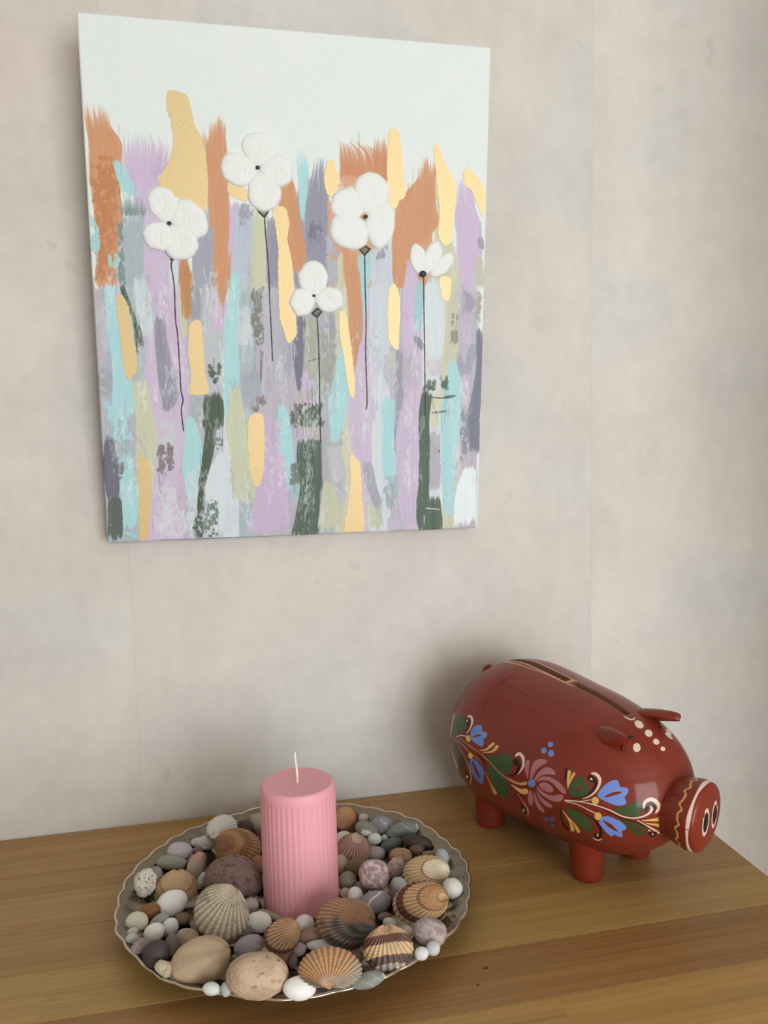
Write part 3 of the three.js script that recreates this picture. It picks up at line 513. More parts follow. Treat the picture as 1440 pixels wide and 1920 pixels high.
// ---------------------------------------------------------------- the clay pig bank
const PIG = { at: [0.2477, 0.8922, 0.1565], turn: 1.1712, tilt: -0.0637, length: 0.2663, aspect: 1.061, knots: [0.113, 0.103, 0.092, 0.082, 0.077, 0.077, 0.079, 0.084, 0.089], legFront: 0.0555, legBack: 0.0789, legSide: 0.0347 };
const PIG_MARKS = [
 ['#3f5632', [[140, 21.3], [187, 24.6], [224, 24.3], [245, 21.2], [246, 16.9], [233, 12.3], [202, 8.1], [168, 3.6], [150, 7.9], [145, 15.2]]],
 ['#e8d3c2', [[129, 22.1], [119, 21.3], [125, 16.3], [128, 11.0], [133, 5.7], [131, -0.6], [138, -0.0], [144, 0.9], [146, 6.9], [144, 12.2], [142, 17.2], [138, 22.1]]],
 ['#4a4526', [[160, -0.3], [201, 2.9], [247, 0.2], [279, -4.3], [285, -10.4], [252, -18.5], [198, -20.3], [173, -10.4]]],
 ['#cf9a70', [[138, -4.1], [130, -5.5], [147, -7.9], [155, -11.2], [162, -14.4], [166, -17.8], [160, -22.7], [160, -26.4], [183, -23.2], [202, -19.4], [197, -16.7], [189, -14.2], [180, -11.8], [169, -9.3], [159, -6.2], [144, -3.4]]],
 ['#e8d3c2', [[238, 25.7], [244, 25.4], [253, 25.8], [258, 25.9], [264, 25.3], [271, 24.1], [274, 22.2], [274, 19.9], [272, 17.6], [264, 15.3], [245, 12.6], [219, 9.5], [219, 9.2], [221, 9.2], [248, 12.4], [268, 15.0], [278, 17.6], [282, 20.0], [284, 22.4], [282, 24.7], [275, 26.6], [264, 27.8], [250, 27.4], [240, 26.5]]],
 ['#2a1512', [[259, 23.0], [259, 24.1], [252, 25.0], [230, 22.9], [239, 21.7], [250, 20.6], [256, 20.1], [260, 19.6], [260, 18.5], [258, 16.8], [253, 14.6], [243, 12.1], [223, 9.2], [198, 5.7], [197, 5.4], [200, 5.5], [227, 8.9], [248, 11.8], [261, 14.5], [267, 16.7], [273, 18.5], [275, 20.2], [273, 21.7], [268, 22.8], [260, 24.2], [256, 24.7], [242, 22.5], [250, 22.5]]],
 ['#e8d3c2', [[252, 23.2], [253, 22.4], [251, 21.9], [247, 22.0], [243, 22.6], [242, 23.3], [245, 23.8], [249, 23.8]]],
 ['#c09584', [[190, 4.5], [193, 4.5], [213, 6.5], [234, 7.8], [263, 7.7], [292, 7.0], [314, 6.6], [338, 6.1], [365, 5.0], [394, 3.5], [425, 0.7], [454, -1.8], [476, -2.9], [494, -3.2], [508, -3.7], [521, -3.8], [535, -3.7], [550, -3.1], [566, -1.8], [582, -0.2], [586, 1.7], [577, 2.1], [563, 0.0], [550, -1.6], [537, -2.3], [524, -2.5], [512, -2.5], [497, -2.3], [478, -2.1], [457, -1.2], [428, 1.3], [397, 4.1], [367, 5.6], [339, 6.6], [317, 7.3], [294, 7.7], [265, 8.3], [235, 8.3], [213, 6.9], [192, 4.9]]],
 ['#c09584', [[183, 3.0], [185, 2.9], [219, 4.4], [248, 5.0], [272, 3.9], [295, 2.4], [316, 1.6], [337, 1.1], [354, 0.5], [371, -0.1], [373, 0.2], [372, 0.4], [355, 1.0], [338, 1.6], [319, 2.2], [298, 3.0], [276, 4.7], [251, 5.8], [221, 5.2], [186, 3.5]]],
 ['#e8d3c2', [[199, 6.8], [202, 6.9], [220, 9.0], [237, 10.6], [252, 11.5], [266, 12.2], [268, 12.5], [266, 12.8], [251, 12.2], [235, 11.3], [218, 9.5], [199, 7.2]]],
 ['#2a1512', [[342, 6.2], [341, 5.8], [351, 4.0], [360, 2.2], [366, 0.9], [372, -0.1], [378, 0.2], [379, 1.0], [373, 2.0], [365, 3.0], [355, 4.6], [344, 6.3]]],
 ['#dfb968', [[293, 13.2], [297, 11.4], [290, 9.8], [278, 9.4], [268, 10.4], [266, 12.3], [272, 13.9], [283, 14.3]]],
 ['#dfb968', [[317, 1.9], [317, 0.0], [310, -1.6], [299, -2.0], [291, -1.0], [291, 1.0], [299, 2.6], [309, 3.0]]],
 ['#6f8fd0', [[283, 16.6], [290, 20.8], [307, 23.7], [327, 24.9], [335, 23.5], [337, 20.7], [347, 21.7], [364, 21.9], [370, 20.3], [365, 17.5], [352, 16.9], [364, 14.4], [360, 11.4], [342, 10.8], [316, 11.1], [296, 12.4]]],
 ['#7c2a1e', [[304, 14.2], [307, 14.1], [317, 15.2], [326, 16.2], [335, 17.2], [343, 18.4], [344, 18.7], [342, 18.9], [331, 18.3], [320, 17.5], [312, 16.1], [303, 14.6]]],
 ['#5d7ab8', [[298, -3.4], [320, 0.1], [342, -0.8], [368, -3.2], [380, -7.4], [368, -11.1], [367, -16.0], [347, -20.1], [330, -17.7], [311, -15.8], [301, -10.3]]],
 ['#7c2a1e', [[313, -2.9], [311, -3.5], [317, -6.5], [324, -9.4], [334, -12.1], [346, -14.8], [349, -14.6], [352, -13.9], [347, -10.3], [339, -7.2], [328, -4.9], [316, -2.9]]],
 ['#dfb968', [[345, 7.3], [346, 7.2], [365, 8.5], [383, 10.1], [394, 12.1], [402, 14.0], [408, 15.4], [414, 16.7], [412, 17.9], [403, 17.6], [397, 16.3], [390, 14.7], [385, 12.8], [378, 11.0], [363, 9.3], [345, 7.6]]],
 ['#dfb968', [[362, 7.3], [363, 7.2], [385, 8.4], [404, 9.8], [417, 11.5], [426, 13.4], [431, 15.0], [434, 16.4], [428, 17.5], [418, 16.6], [417, 15.3], [414, 14.0], [409, 12.4], [400, 10.8], [383, 9.2], [363, 7.6]]],
 ['#3f5632', [[372, 6.4], [417, 8.4], [452, 12.7], [476, 15.2], [499, 13.8], [510, 9.3], [506, 2.4], [483, -1.2], [455, -0.9], [417, 2.3]]],
 ['#3f5632', [[380, -0.5], [414, 0.9], [455, -2.1], [495, -4.7], [503, -9.2], [486, -19.1], [451, -23.3], [430, -21.3], [413, -12.1]]],
 ['#c9a35c', [[381, -6.5], [380, -6.8], [390, -10.2], [398, -13.5], [401, -17.2], [403, -20.4], [404, -22.3], [406, -23.7], [421, -22.5], [429, -19.6], [425, -18.8], [420, -17.6], [412, -15.5], [403, -12.8], [393, -9.7], [383, -6.4]]],
 ['#e8d3c2', [[515, 15.2], [521, 15.6], [527, 17.1], [528, 17.4], [535, 17.2], [544, 16.3], [550, 14.3], [553, 11.6], [550, 8.6], [541, 5.5], [526, 3.1], [506, 0.8], [505, 0.4], [507, 0.4], [527, 2.6], [545, 5.1], [557, 8.5], [563, 12.0], [561, 15.2], [555, 17.8], [543, 19.5], [526, 19.8], [516, 17.9], [512, 15.9]]],
 ['#2a1512', [[536, 14.3], [532, 14.6], [521, 14.4], [508, 12.8], [510, 10.2], [522, 9.0], [534, 10.1], [536, 10.9], [535, 9.6], [532, 7.3], [529, 5.2], [523, 3.2], [509, 1.3], [491, -0.6], [490, -1.0], [492, -1.1], [510, 0.4], [528, 2.3], [540, 4.9], [546, 7.5], [548, 10.2], [546, 12.5], [533, 12.7], [530, 12.7], [530, 13.0], [528, 12.3], [526, 12.3], [534, 13.5]]],
 ['#cf9a70', [[483, -2.4], [483, -2.7], [502, -2.9], [521, -3.0], [537, -3.3], [553, -3.1], [569, -1.8], [583, -0.3], [586, 1.6], [577, 2.0], [566, 0.2], [555, -1.1], [541, -1.6], [524, -1.8], [505, -2.0], [484, -2.2]]],
 ['#dfb968', [[509, -5.8], [509, -6.4], [524, -7.5], [537, -8.5], [548, -9.3], [559, -9.5], [572, -8.7], [584, -7.8], [594, -4.3], [582, -3.0], [573, -4.0], [566, -4.8], [557, -5.5], [545, -6.0], [530, -5.8], [512, -5.6]]],
 ['#c09584', [[537, -11.1], [536, -11.5], [549, -14.0], [559, -16.8], [566, -20.1], [567, -23.6], [562, -27.1], [551, -31.7], [552, -32.1], [557, -31.2], [571, -26.2], [580, -21.7], [574, -18.5], [564, -15.9], [552, -13.4], [538, -11.0]]],
 ['#2a1512', [[544, -19.7], [541, -20.8], [538, -23.5], [536, -26.1], [539, -27.6], [544, -28.2], [547, -28.7], [550, -29.5], [553, -29.5], [558, -28.3], [563, -26.3], [566, -24.2], [564, -22.6], [561, -21.4], [555, -20.5], [548, -19.5]]],
 ['#e8d3c2', [[554, -24.5], [549, -26.4], [543, -27.5], [540, -27.3], [542, -25.8], [546, -24.1], [552, -22.9], [555, -23.2]]],
 ['#c09584', [[225, 1.7], [224, 1.4], [250, -1.0], [272, -3.7], [284, -6.7], [292, -10.0], [295, -13.9], [291, -18.3], [279, -22.7], [256, -28.7], [257, -29.3], [267, -27.8], [288, -22.1], [301, -17.4], [302, -13.1], [298, -9.2], [289, -6.0], [276, -3.1], [255, -0.4], [227, 1.9]]],
 ['#2a1512', [[266, -14.3], [260, -15.6], [254, -19.0], [249, -22.3], [255, -23.6], [264, -23.7], [279, -22.2], [287, -19.8], [287, -18.2], [285, -17.0], [280, -15.5], [273, -14.0]]],
 ['#e8d3c2', [[277, -18.9], [271, -20.6], [262, -22.0], [255, -22.3], [255, -21.2], [262, -19.3], [270, -18.1], [276, -17.9]]],
 ['#6f8fd0', [[632, 29.0], [632, 27.3], [626, 26.0], [616, 25.9], [609, 27.1], [609, 28.8], [616, 30.1], [625, 30.2]]],
 ['#6f8fd0', [[645, 34.8], [646, 33.2], [640, 31.9], [631, 31.8], [624, 32.9], [623, 34.6], [629, 35.8], [638, 35.9]]],
 ['#6f8fd0', [[662, 29.4], [662, 27.5], [656, 26.1], [646, 26.1], [639, 27.5], [639, 29.4], [645, 30.8], [654, 30.8]]],
 ['#4d5a8c', [[661, -23.8], [652, -25.6], [643, -26.1], [639, -24.9], [642, -22.8], [651, -20.9], [660, -20.6], [665, -21.6]]],
 ['#4d5a8c', [[691, -20.6], [683, -22.9], [672, -23.9], [667, -23.0], [669, -20.6], [678, -18.5], [687, -17.6], [693, -18.5]]],
 ['#4d5a8c', [[679, -28.8], [669, -31.0], [661, -31.5], [658, -30.2], [664, -27.7], [673, -25.8], [681, -25.2], [683, -26.6]]],
 ['#b0757c', [[586, 4.5], [588, 5.0], [586, 8.8], [584, 12.0], [583, 14.5], [582, 16.9], [574, 17.6], [566, 16.3], [564, 13.6], [565, 10.6], [574, 7.5], [584, 4.6]]],
 ['#b0757c', [[595, 4.9], [591, 13.2], [600, 19.2], [620, 22.2], [645, 23.0], [647, 20.6], [628, 17.3], [611, 11.8], [605, 5.4]]],
 ['#b0757c', [[611, 5.8], [623, 11.5], [642, 17.5], [666, 19.2], [690, 18.1], [689, 15.4], [660, 13.9], [637, 10.9], [619, 5.5]]],
 ['#b0757c', [[619, 4.5], [638, 10.1], [668, 13.1], [707, 12.3], [738, 8.8], [742, 5.2], [722, 5.0], [695, 8.9], [668, 10.3], [637, 7.3]]],
 ['#b0757c', [[632, 4.5], [657, 8.1], [683, 7.4], [696, 4.7], [687, 1.8], [667, 1.3], [644, 1.7]]],
 ['#7c2a1e', [[651, 3.6], [650, 3.3], [658, 2.9], [664, 2.6], [667, 3.3], [667, 3.9], [666, 4.0], [665, 3.8], [665, 3.3], [664, 3.1], [659, 3.4], [652, 3.8]]],
 ['#b0757c', [[623, 2.5], [634, 1.9], [661, -0.6], [690, -0.2], [720, 3.8], [735, 3.5], [728, -1.3], [700, -4.3], [665, -3.5], [637, -1.9]]],
 ['#b0757c', [[621, -0.1], [635, -3.3], [665, -6.1], [693, -7.5], [690, -9.7], [666, -11.2], [640, -8.1]]],
 ['#b0757c', [[614, -1.3], [624, -5.5], [639, -10.9], [661, -15.6], [643, -17.9], [625, -15.6], [615, -10.1]]],
 ['#b0757c', [[601, -1.7], [611, -6.5], [612, -11.1], [601, -15.9], [588, -16.0], [583, -11.6], [591, -6.3]]],
 ['#6f8fd0', [[622, 4.2], [618, 1.5], [606, -0.4], [593, -0.5], [587, 1.4], [591, 4.0], [603, 5.9], [615, 6.0]]],
 ['#2a1512', [[720, 23.9], [717, 23.0], [720, 20.5], [723, 17.9], [726, 14.9], [728, 11.9], [729, 11.7], [730, 12.0], [730, 15.2], [729, 18.3], [728, 21.0], [725, 23.6]]],
 ['#dfb968', [[744, 9.6], [746, 9.9], [745, 13.0], [743, 16.1], [742, 19.4], [740, 22.9], [734, 23.5], [728, 22.2], [732, 18.9], [735, 15.6], [739, 12.6], [743, 9.7]]],
 ['#dfb968', [[744, 11.7], [745, 11.8], [748, 14.6], [751, 17.3], [754, 20.0], [757, 22.7], [752, 23.6], [747, 22.8], [745, 20.0], [744, 17.3], [743, 14.5], [743, 11.9]]],
 ['#3f5632', [[748, 7.0], [751, 13.5], [763, 21.5], [781, 22.6], [799, 20.0], [813, 16.3], [814, 10.6], [788, 6.8], [761, 5.3]]],
 ['#7c2a1e', [[770, 9.4], [772, 9.4], [780, 11.1], [787, 12.9], [789, 14.6], [790, 16.1], [789, 16.6], [786, 16.4], [782, 15.3], [778, 14.1], [774, 12.1], [770, 9.8]]],
 ['#e8d3c2', [[803, 27.7], [805, 27.3], [811, 27.6], [817, 27.5], [824, 26.9], [830, 25.9], [833, 24.3], [834, 21.9], [833, 18.9], [830, 15.7], [823, 12.7], [814, 10.0], [805, 8.2], [797, 6.8], [796, 6.4], [797, 6.3], [807, 7.5], [816, 9.1], [826, 11.7], [835, 15.0], [840, 18.6], [842, 22.0], [841, 25.1], [837, 27.8], [828, 29.5], [818, 30.2], [810, 29.5], [803, 28.5]]],
 ['#2a1512', [[817, 21.6], [817, 22.3], [810, 24.0], [807, 25.0], [806, 23.2], [806, 23.2], [814, 22.7], [822, 21.8], [824, 20.7], [824, 18.8], [821, 16.1], [816, 13.2], [809, 10.6], [798, 8.3], [779, 5.9], [756, 3.7], [755, 3.4], [756, 3.2], [779, 5.2], [800, 7.4], [812, 9.8], [821, 12.4], [828, 15.4], [832, 18.5], [834, 21.3], [830, 24.1], [820, 25.8], [808, 26.6], [798, 26.1], [796, 22.8], [805, 21.8], [815, 21.3]]],
 ['#e8d3c2', [[815, 23.6], [813, 23.0], [809, 22.8], [806, 23.2], [805, 23.9], [807, 24.5], [810, 24.6], [814, 24.3]]],
 ['#e8d3c2', [[736, 0.1], [738, -0.4], [766, 1.6], [790, 3.1], [807, 3.8], [823, 4.0], [839, 4.2], [855, 4.0], [870, 3.5], [884, 2.6], [898, 0.7], [912, -1.3], [925, -2.4], [936, -2.8], [946, -2.4], [954, -1.1], [962, 0.9], [967, 3.7], [971, 8.0], [972, 12.8], [970, 16.2], [968, 18.3], [966, 18.2], [966, 16.7], [967, 14.5], [967, 12.8], [967, 9.7], [965, 6.3], [960, 3.2], [953, 0.9], [946, -0.5], [936, -1.2], [925, -0.9], [912, 0.0], [899, 2.0], [886, 3.8], [871, 4.7], [856, 5.1], [840, 5.2], [824, 5.0], [808, 4.7], [789, 3.9], [765, 2.6], [738, 0.9]]],
 ['#e8d3c2', [[740, -0.4], [741, -0.8], [764, -0.0], [784, 0.3], [800, -0.2], [813, -1.1], [828, -1.9], [842, -3.0], [844, -2.4], [843, -1.8], [829, -1.0], [814, -0.3], [800, 0.5], [785, 1.1], [764, 0.7], [741, -0.1]]],
 ['#e8d3c2', [[788, 3.6], [789, 3.4], [801, 4.8], [812, 6.0], [820, 7.1], [828, 8.2], [829, 8.6], [828, 8.8], [820, 7.7], [811, 6.6], [800, 5.2], [789, 3.9]]],
 ['#7493dc', [[842, 17.0], [855, 24.8], [869, 30.4], [882, 32.7], [892, 26.6], [901, 28.5], [913, 29.6], [916, 24.1], [909, 19.1], [919, 15.7], [916, 11.5], [897, 8.9], [875, 10.0], [852, 11.1], [840, 13.0]]],
 ['#7c2a1e', [[862, 13.5], [863, 13.4], [872, 15.2], [881, 17.1], [891, 19.5], [900, 22.3], [901, 23.3], [898, 23.6], [887, 21.8], [877, 19.7], [868, 16.9], [861, 14.0]]],
 ['#7493dc', [[862, -3.7], [881, -2.4], [902, -5.1], [917, -7.6], [923, -13.2], [919, -17.5], [908, -18.0], [910, -22.6], [907, -27.2], [897, -26.0], [888, -22.3], [880, -26.6], [871, -22.6], [859, -15.7], [848, -9.8]]],
 ['#7c2a1e', [[862, -7.7], [863, -8.3], [871, -11.5], [879, -14.6], [889, -17.0], [898, -19.6], [900, -19.3], [900, -18.5], [894, -14.4], [886, -10.9], [876, -8.9], [864, -7.4]]],
 ['#dfb968', [[849, 9.4], [847, 6.7], [839, 4.9], [831, 5.2], [826, 7.3], [828, 9.9], [835, 11.6], [844, 11.5]]],
 ['#dfb968', [[861, -3.8], [857, -6.8], [849, -8.6], [841, -7.9], [838, -5.3], [841, -2.4], [849, -0.8], [857, -1.2]]],
 ['#3f5632', [[884, 5.7], [914, 9.1], [930, 15.2], [941, 20.1], [952, 18.5], [954, 11.5], [950, 1.2], [936, -1.2], [912, 1.2]]],
 ['#4a4526', [[899, -3.3], [921, -4.8], [947, -7.8], [966, -19.6], [963, -28.7], [949, -30.9], [935, -26.1], [922, -11.0]]],
 ['#2a1512', [[855, 3.4], [855, 3.1], [870, 1.7], [885, 0.2], [901, -1.9], [916, -4.2], [931, -5.6], [944, -7.6], [954, -12.1], [964, -18.6], [965, -18.2], [965, -16.5], [955, -10.5], [944, -6.2], [931, -4.4], [917, -3.1], [902, -1.1], [886, 0.9], [871, 2.3], [856, 3.6]]],
 ['#3f5632', [[737, -6.0], [770, -4.9], [803, -6.3], [827, -10.3], [832, -17.1], [816, -23.5], [792, -21.6], [772, -15.9], [753, -10.8]]],
 ['#2a1512', [[726, -6.6], [724, -7.0], [721, -10.6], [717, -14.6], [718, -19.0], [719, -23.3], [724, -25.8], [730, -27.5], [738, -26.5], [741, -24.4], [734, -23.1], [729, -21.3], [726, -17.8], [724, -13.8], [725, -10.3], [727, -6.8]]],
 ['#dfb968', [[726, -8.3], [726, -8.7], [736, -11.3], [745, -14.3], [749, -17.8], [749, -21.5], [747, -24.4], [744, -27.1], [752, -27.8], [762, -24.7], [762, -22.4], [760, -19.8], [757, -16.4], [750, -13.1], [740, -10.5], [728, -8.2]]],
 ['#dfb968', [[740, -11.6], [740, -12.0], [753, -14.9], [762, -18.0], [765, -20.7], [766, -23.3], [768, -25.3], [768, -27.3], [776, -27.2], [782, -24.5], [780, -22.7], [778, -20.9], [774, -18.9], [767, -16.6], [756, -14.0], [742, -11.5]]],
 ['#e8d3c2', [[819, -28.7], [819, -29.3], [822, -31.5], [828, -33.0], [837, -32.1], [847, -30.3], [849, -29.5], [848, -29.1], [839, -30.5], [831, -31.3], [826, -30.1], [821, -28.6]]],
 ['#2a1512', [[769, -3.4], [770, -3.6], [784, -4.2], [799, -4.8], [815, -6.2], [829, -8.1], [839, -10.5], [845, -13.4], [849, -16.8], [849, -20.4], [845, -23.7], [842, -25.6], [839, -25.3], [838, -24.8], [837, -24.8], [837, -23.1], [834, -22.1], [828, -23.7], [824, -26.3], [823, -29.8], [832, -30.9], [845, -28.8], [854, -24.4], [858, -19.6], [857, -15.1], [851, -11.7], [843, -9.0], [831, -7.0], [817, -5.3], [800, -4.2], [785, -3.6], [770, -3.2]]],
 ['#e8d3c2', [[841, -25.4], [837, -26.9], [835, -27.2], [834, -26.5], [836, -25.0], [839, -23.7], [842, -23.3], [842, -24.0]]],
 ['#e8d3c2', [[957, 11.8], [958, 13.3], [958, 17.5], [958, 20.3], [961, 22.9], [965, 25.0], [969, 25.2], [973, 23.9], [976, 21.0], [978, 17.3], [977, 12.8], [976, 7.3], [976, 5.4], [978, 5.3], [981, 10.3], [983, 17.3], [981, 25.2], [976, 30.1], [970, 31.6], [962, 30.4], [956, 26.7], [952, 21.9], [952, 17.1], [954, 12.8]]],
 ['#2a1512', [[962, 6.6], [963, 7.6], [963, 12.4], [964, 15.4], [965, 17.4], [966, 18.4], [968, 17.2], [970, 15.3], [971, 13.1], [971, 9.1], [972, 7.1], [974, 7.8], [976, 12.0], [976, 18.0], [972, 23.2], [966, 24.9], [959, 21.7], [957, 17.0], [958, 12.1], [960, 7.6]]],
 ['#e8d3c2', [[965, 18.0], [965, 16.6], [968, 14.7], [969, 13.4], [968, 10.5], [966, 6.5], [961, 3.1], [954, -0.1], [953, -0.9], [954, -1.3], [962, 1.3], [968, 4.5], [972, 8.9], [973, 14.1], [970, 17.4], [966, 18.5]]],
 ['#dfb968', [[954, -5.8], [955, -6.3], [964, -7.0], [971, -8.3], [978, -10.7], [984, -14.8], [986, -9.6], [984, -2.9], [978, -3.7], [971, -4.4], [963, -4.6], [955, -5.1]]],
 ['#dfb968', [[961, -10.0], [961, -10.7], [967, -13.8], [973, -17.5], [977, -22.1], [981, -27.9], [983, -26.1], [983, -20.3], [979, -16.5], [974, -13.7], [968, -11.4], [962, -9.4]]],
 ['#e8d3c2', [[945, -4.3], [945, -5.0], [954, -9.1], [961, -14.4], [967, -21.0], [972, -28.8], [974, -36.5], [975, -44.9], [976, -46.3], [978, -43.2], [977, -34.3], [974, -26.2], [969, -18.9], [962, -12.9], [955, -7.9], [946, -4.0]]],
 ['#2a1512', [[963, -27.7], [961, -31.1], [962, -36.9], [965, -43.6], [970, -42.9], [974, -39.5], [975, -35.7], [973, -33.4], [970, -34.4], [968, -34.5], [968, -32.9], [966, -28.5]]],
 ['#e8d3c2', [[967, -26.6], [966, -27.8], [965, -27.5], [964, -26.5], [963, -24.9], [964, -24.0], [966, -23.9], [967, -25.3]]],
 ['#e8d3c2', [[969, -38.5], [968, -39.6], [967, -39.5], [966, -37.9], [966, -35.8], [967, -34.6], [969, -34.6], [969, -36.2]]],
 ['#e8d3c2', [[833, 89.3], [833, 85.9], [823, 84.1], [808, 85.3], [798, 88.4], [798, 92.0], [808, 93.9], [823, 92.7]]],
 ['#e8d3c2', [[868, 89.9], [868, 86.2], [861, 84.3], [851, 85.4], [844, 88.4], [843, 92.2], [850, 94.2], [860, 93.4]]],
 ['#e8d3c2', [[897, 90.1], [897, 86.8], [891, 84.9], [884, 85.7], [879, 88.3], [878, 91.6], [884, 93.5], [892, 92.7]]],
 ['#e8d3c2', [[918, 91.9], [918, 89.2], [914, 87.4], [909, 87.8], [906, 89.8], [905, 92.6], [909, 94.4], [914, 94.2]]],
 ['#e8d3c2', [[878, 71.0], [884, 67.7], [883, 64.3], [876, 62.9], [867, 64.3], [860, 67.5], [861, 70.8], [868, 72.3]]],
 ['#e8d3c2', [[831, 129.4], [855, 123.6], [869, 118.1], [871, 114.1], [862, 113.1], [848, 115.6], [834, 121.1], [821, 128.5]]],
 ['#2a1512', [[848, 55.9], [848, 56.5], [842, 59.1], [838, 61.6], [837, 64.8], [838, 68.2], [841, 71.0], [844, 73.9], [843, 74.9], [840, 74.8], [835, 72.2], [832, 69.1], [831, 65.2], [832, 61.3], [838, 58.4], [845, 56.0]]],
 ['#e8d3c2', [[759, 85.6], [761, 85.2], [768, 84.8], [776, 84.7], [785, 85.4], [792, 86.9], [792, 89.6], [787, 92.4], [784, 93.2], [783, 92.6], [786, 90.0], [787, 88.4], [781, 87.1], [773, 86.3], [766, 86.0], [760, 86.0]]],
 ['#cf9a70', [[133, 81.0], [134, 81.1], [140, 84.6], [181, 82.2], [216, 81.4], [248, 81.3], [285, 81.4], [323, 82.1], [363, 83.3], [405, 84.4], [449, 84.7], [488, 84.8], [513, 85.2], [532, 85.8], [531, 86.4], [528, 86.8], [509, 86.4], [484, 86.0], [445, 85.8], [400, 85.6], [358, 84.5], [318, 83.1], [280, 82.6], [242, 82.7], [206, 83.1], [162, 85.7], [140, 84.7], [134, 81.2]]],
];
{
  const pig = thing('piggy_bank', 'glazed red brown clay pig bank with folk painted flowers on its side', 'piggy bank', [PIG.at[0], TOP, PIG.at[2]]);
  const up0 = PIG.at[1] - TOP;
  const ax = new THREE.Vector3(Math.cos(PIG.turn) * Math.cos(PIG.tilt), Math.sin(PIG.tilt), Math.sin(PIG.turn) * Math.cos(PIG.tilt)), la = new THREE.Vector3(-Math.sin(PIG.turn), 0, Math.cos(PIG.turn));
  const upv = new THREE.Vector3(-Math.cos(PIG.turn) * Math.sin(PIG.tilt), Math.cos(PIG.tilt), -Math.sin(PIG.turn) * Math.sin(PIG.tilt));
  const spline = (t) => { const K = PIG.knots, n = K.length, x = clamp(t, 0, 1) * (n - 1), i = Math.min(Math.floor(x), n - 2), u = x - i, k = (j) => K[clamp(j, 0, n - 1)], [a, b, c, d] = [k(i - 1), k(i), k(i + 1), k(i + 2)]; return b + 0.5 * u * (c - a + u * (2 * a - 5 * b + 4 * c - d + u * (3 * (b - c) + d - a))); };
  const radius = (t) => Math.sqrt(Math.max(0, 1 - (2 * t - 1) ** 2)) * spline(t);
  const local = (s, lat, up) => [s * ax.x + lat * la.x + up * upv.x, up0 + s * ax.y + lat * la.y + up * upv.y, s * ax.z + lat * la.z + up * upv.z];
  const inSlot = (t, deg) => t > 0.1 && t < 0.765 && !(t > 0.475 && t < 0.5) ? smooth(4.9 - Math.abs(deg - 90.5) - 1.7, 0, 0.5) : 0;
  // painted skin
  const W = 2048, H = 1024, [c, g] = canvas2d(W, H);             // x: angle round the body, y: along it from rump to snout
  const PXY = (t, deg) => [((deg + 90) / 360) * W, t * H];
  g.fillStyle = '#7e2d1c'; g.fillRect(0, 0, W, H);
  for (let i = 0; i < 2600; i++) { g.fillStyle = `rgba(${rnd() < 0.5 ? '104,36,26' : '152,66,52'},0.035)`; g.beginPath(); g.ellipse(rr(0, W), rr(0, H), rr(20, 110), rr(10, 60), rr(0, 3), 0, 7); g.fill(); }
  g.fillStyle = '#7a5038'; { const [x0, y0] = PXY(0.1, 86.7), [x1, y1] = PXY(0.77, 94.3); g.fillRect(x0 - 1, y0, x1 - x0 + 2, y1 - y0); }
  g.strokeStyle = '#d3a077'; g.lineWidth = 7; g.lineCap = 'round';
  for (const d of [86.0, 95.0]) { g.beginPath(); g.moveTo(...PXY(0.08, d)); g.lineTo(...PXY(0.5, d)); g.stroke(); }
  
  g.fillStyle = '#c08a60'; { const [x0, y0] = PXY(0.476, 85), [x1, y1] = PXY(0.499, 96); g.fillRect(x0, y0, x1 - x0, y1 - y0); }
  for (const mirror of [0, 1]) for (const [hex, pts] of PIG_MARKS) {
    const q = pts.map(([t, d]) => PXY(t / 1000, mirror ? 181 - d : d)), n = q.length;
    if (mirror && pts.some(([, d]) => d > 84)) continue;
    g.fillStyle = hex; g.beginPath();
    for (let i = 0; i < n; i++) { const a = q[i], b = q[(i + 1) % n], m = [(a[0] + b[0]) / 2, (a[1] + b[1]) / 2]; if (!i) g.moveTo((q[n - 1][0] + a[0]) / 2, (q[n - 1][1] + a[1]) / 2); g.quadraticCurveTo(...a, ...m); }
    g.closePath(); g.fill();
  }
  const skin = texOf(c); skin.flipY = false; skin.needsUpdate = true;
  const glazeProps = { roughness: 0.45, specularIntensity: 0.35, clearcoat: 0.4, clearcoatRoughness: 0.1 };
  const bodyM = phys({ map: skin, ...glazeProps }), clayM = phys({ color: col('#7e2d1c'), ...glazeProps });
  const degs = []; for (let d = -90; d < 82; d += 2) degs.push(d); for (let d = 82; d <= 99; d += 0.45) degs.push(d); for (let d = 101; d <= 270; d += 2) degs.push(d); degs[degs.length - 1] = 270;
  const body = gridGeometry(170, degs.length - 1, (s, v, i, j) => {
    const t = 0.5 - 0.5 * Math.cos(s * Math.PI), deg = degs[j], a = deg * Math.PI / 180, r = radius(t) - 0.0045 * inSlot(t, deg) * smooth(t, 0.1, 0.13) * (1 - smooth(t, 0.745, 0.765));
    return { p: local((t - 0.5) * PIG.length, r * Math.cos(a) * PIG.aspect, r * Math.sin(a)), uv: [(deg + 90) / 360, t] };
  }, true);
  body.index.array.reverse(); body.computeVertexNormals();
  mesh('body', body, bodyM, pig);
  // legs
  const legSpots = [[PIG.legFront, 1], [PIG.legFront, -1], [-PIG.legBack, 1], [-PIG.legBack, -1]];
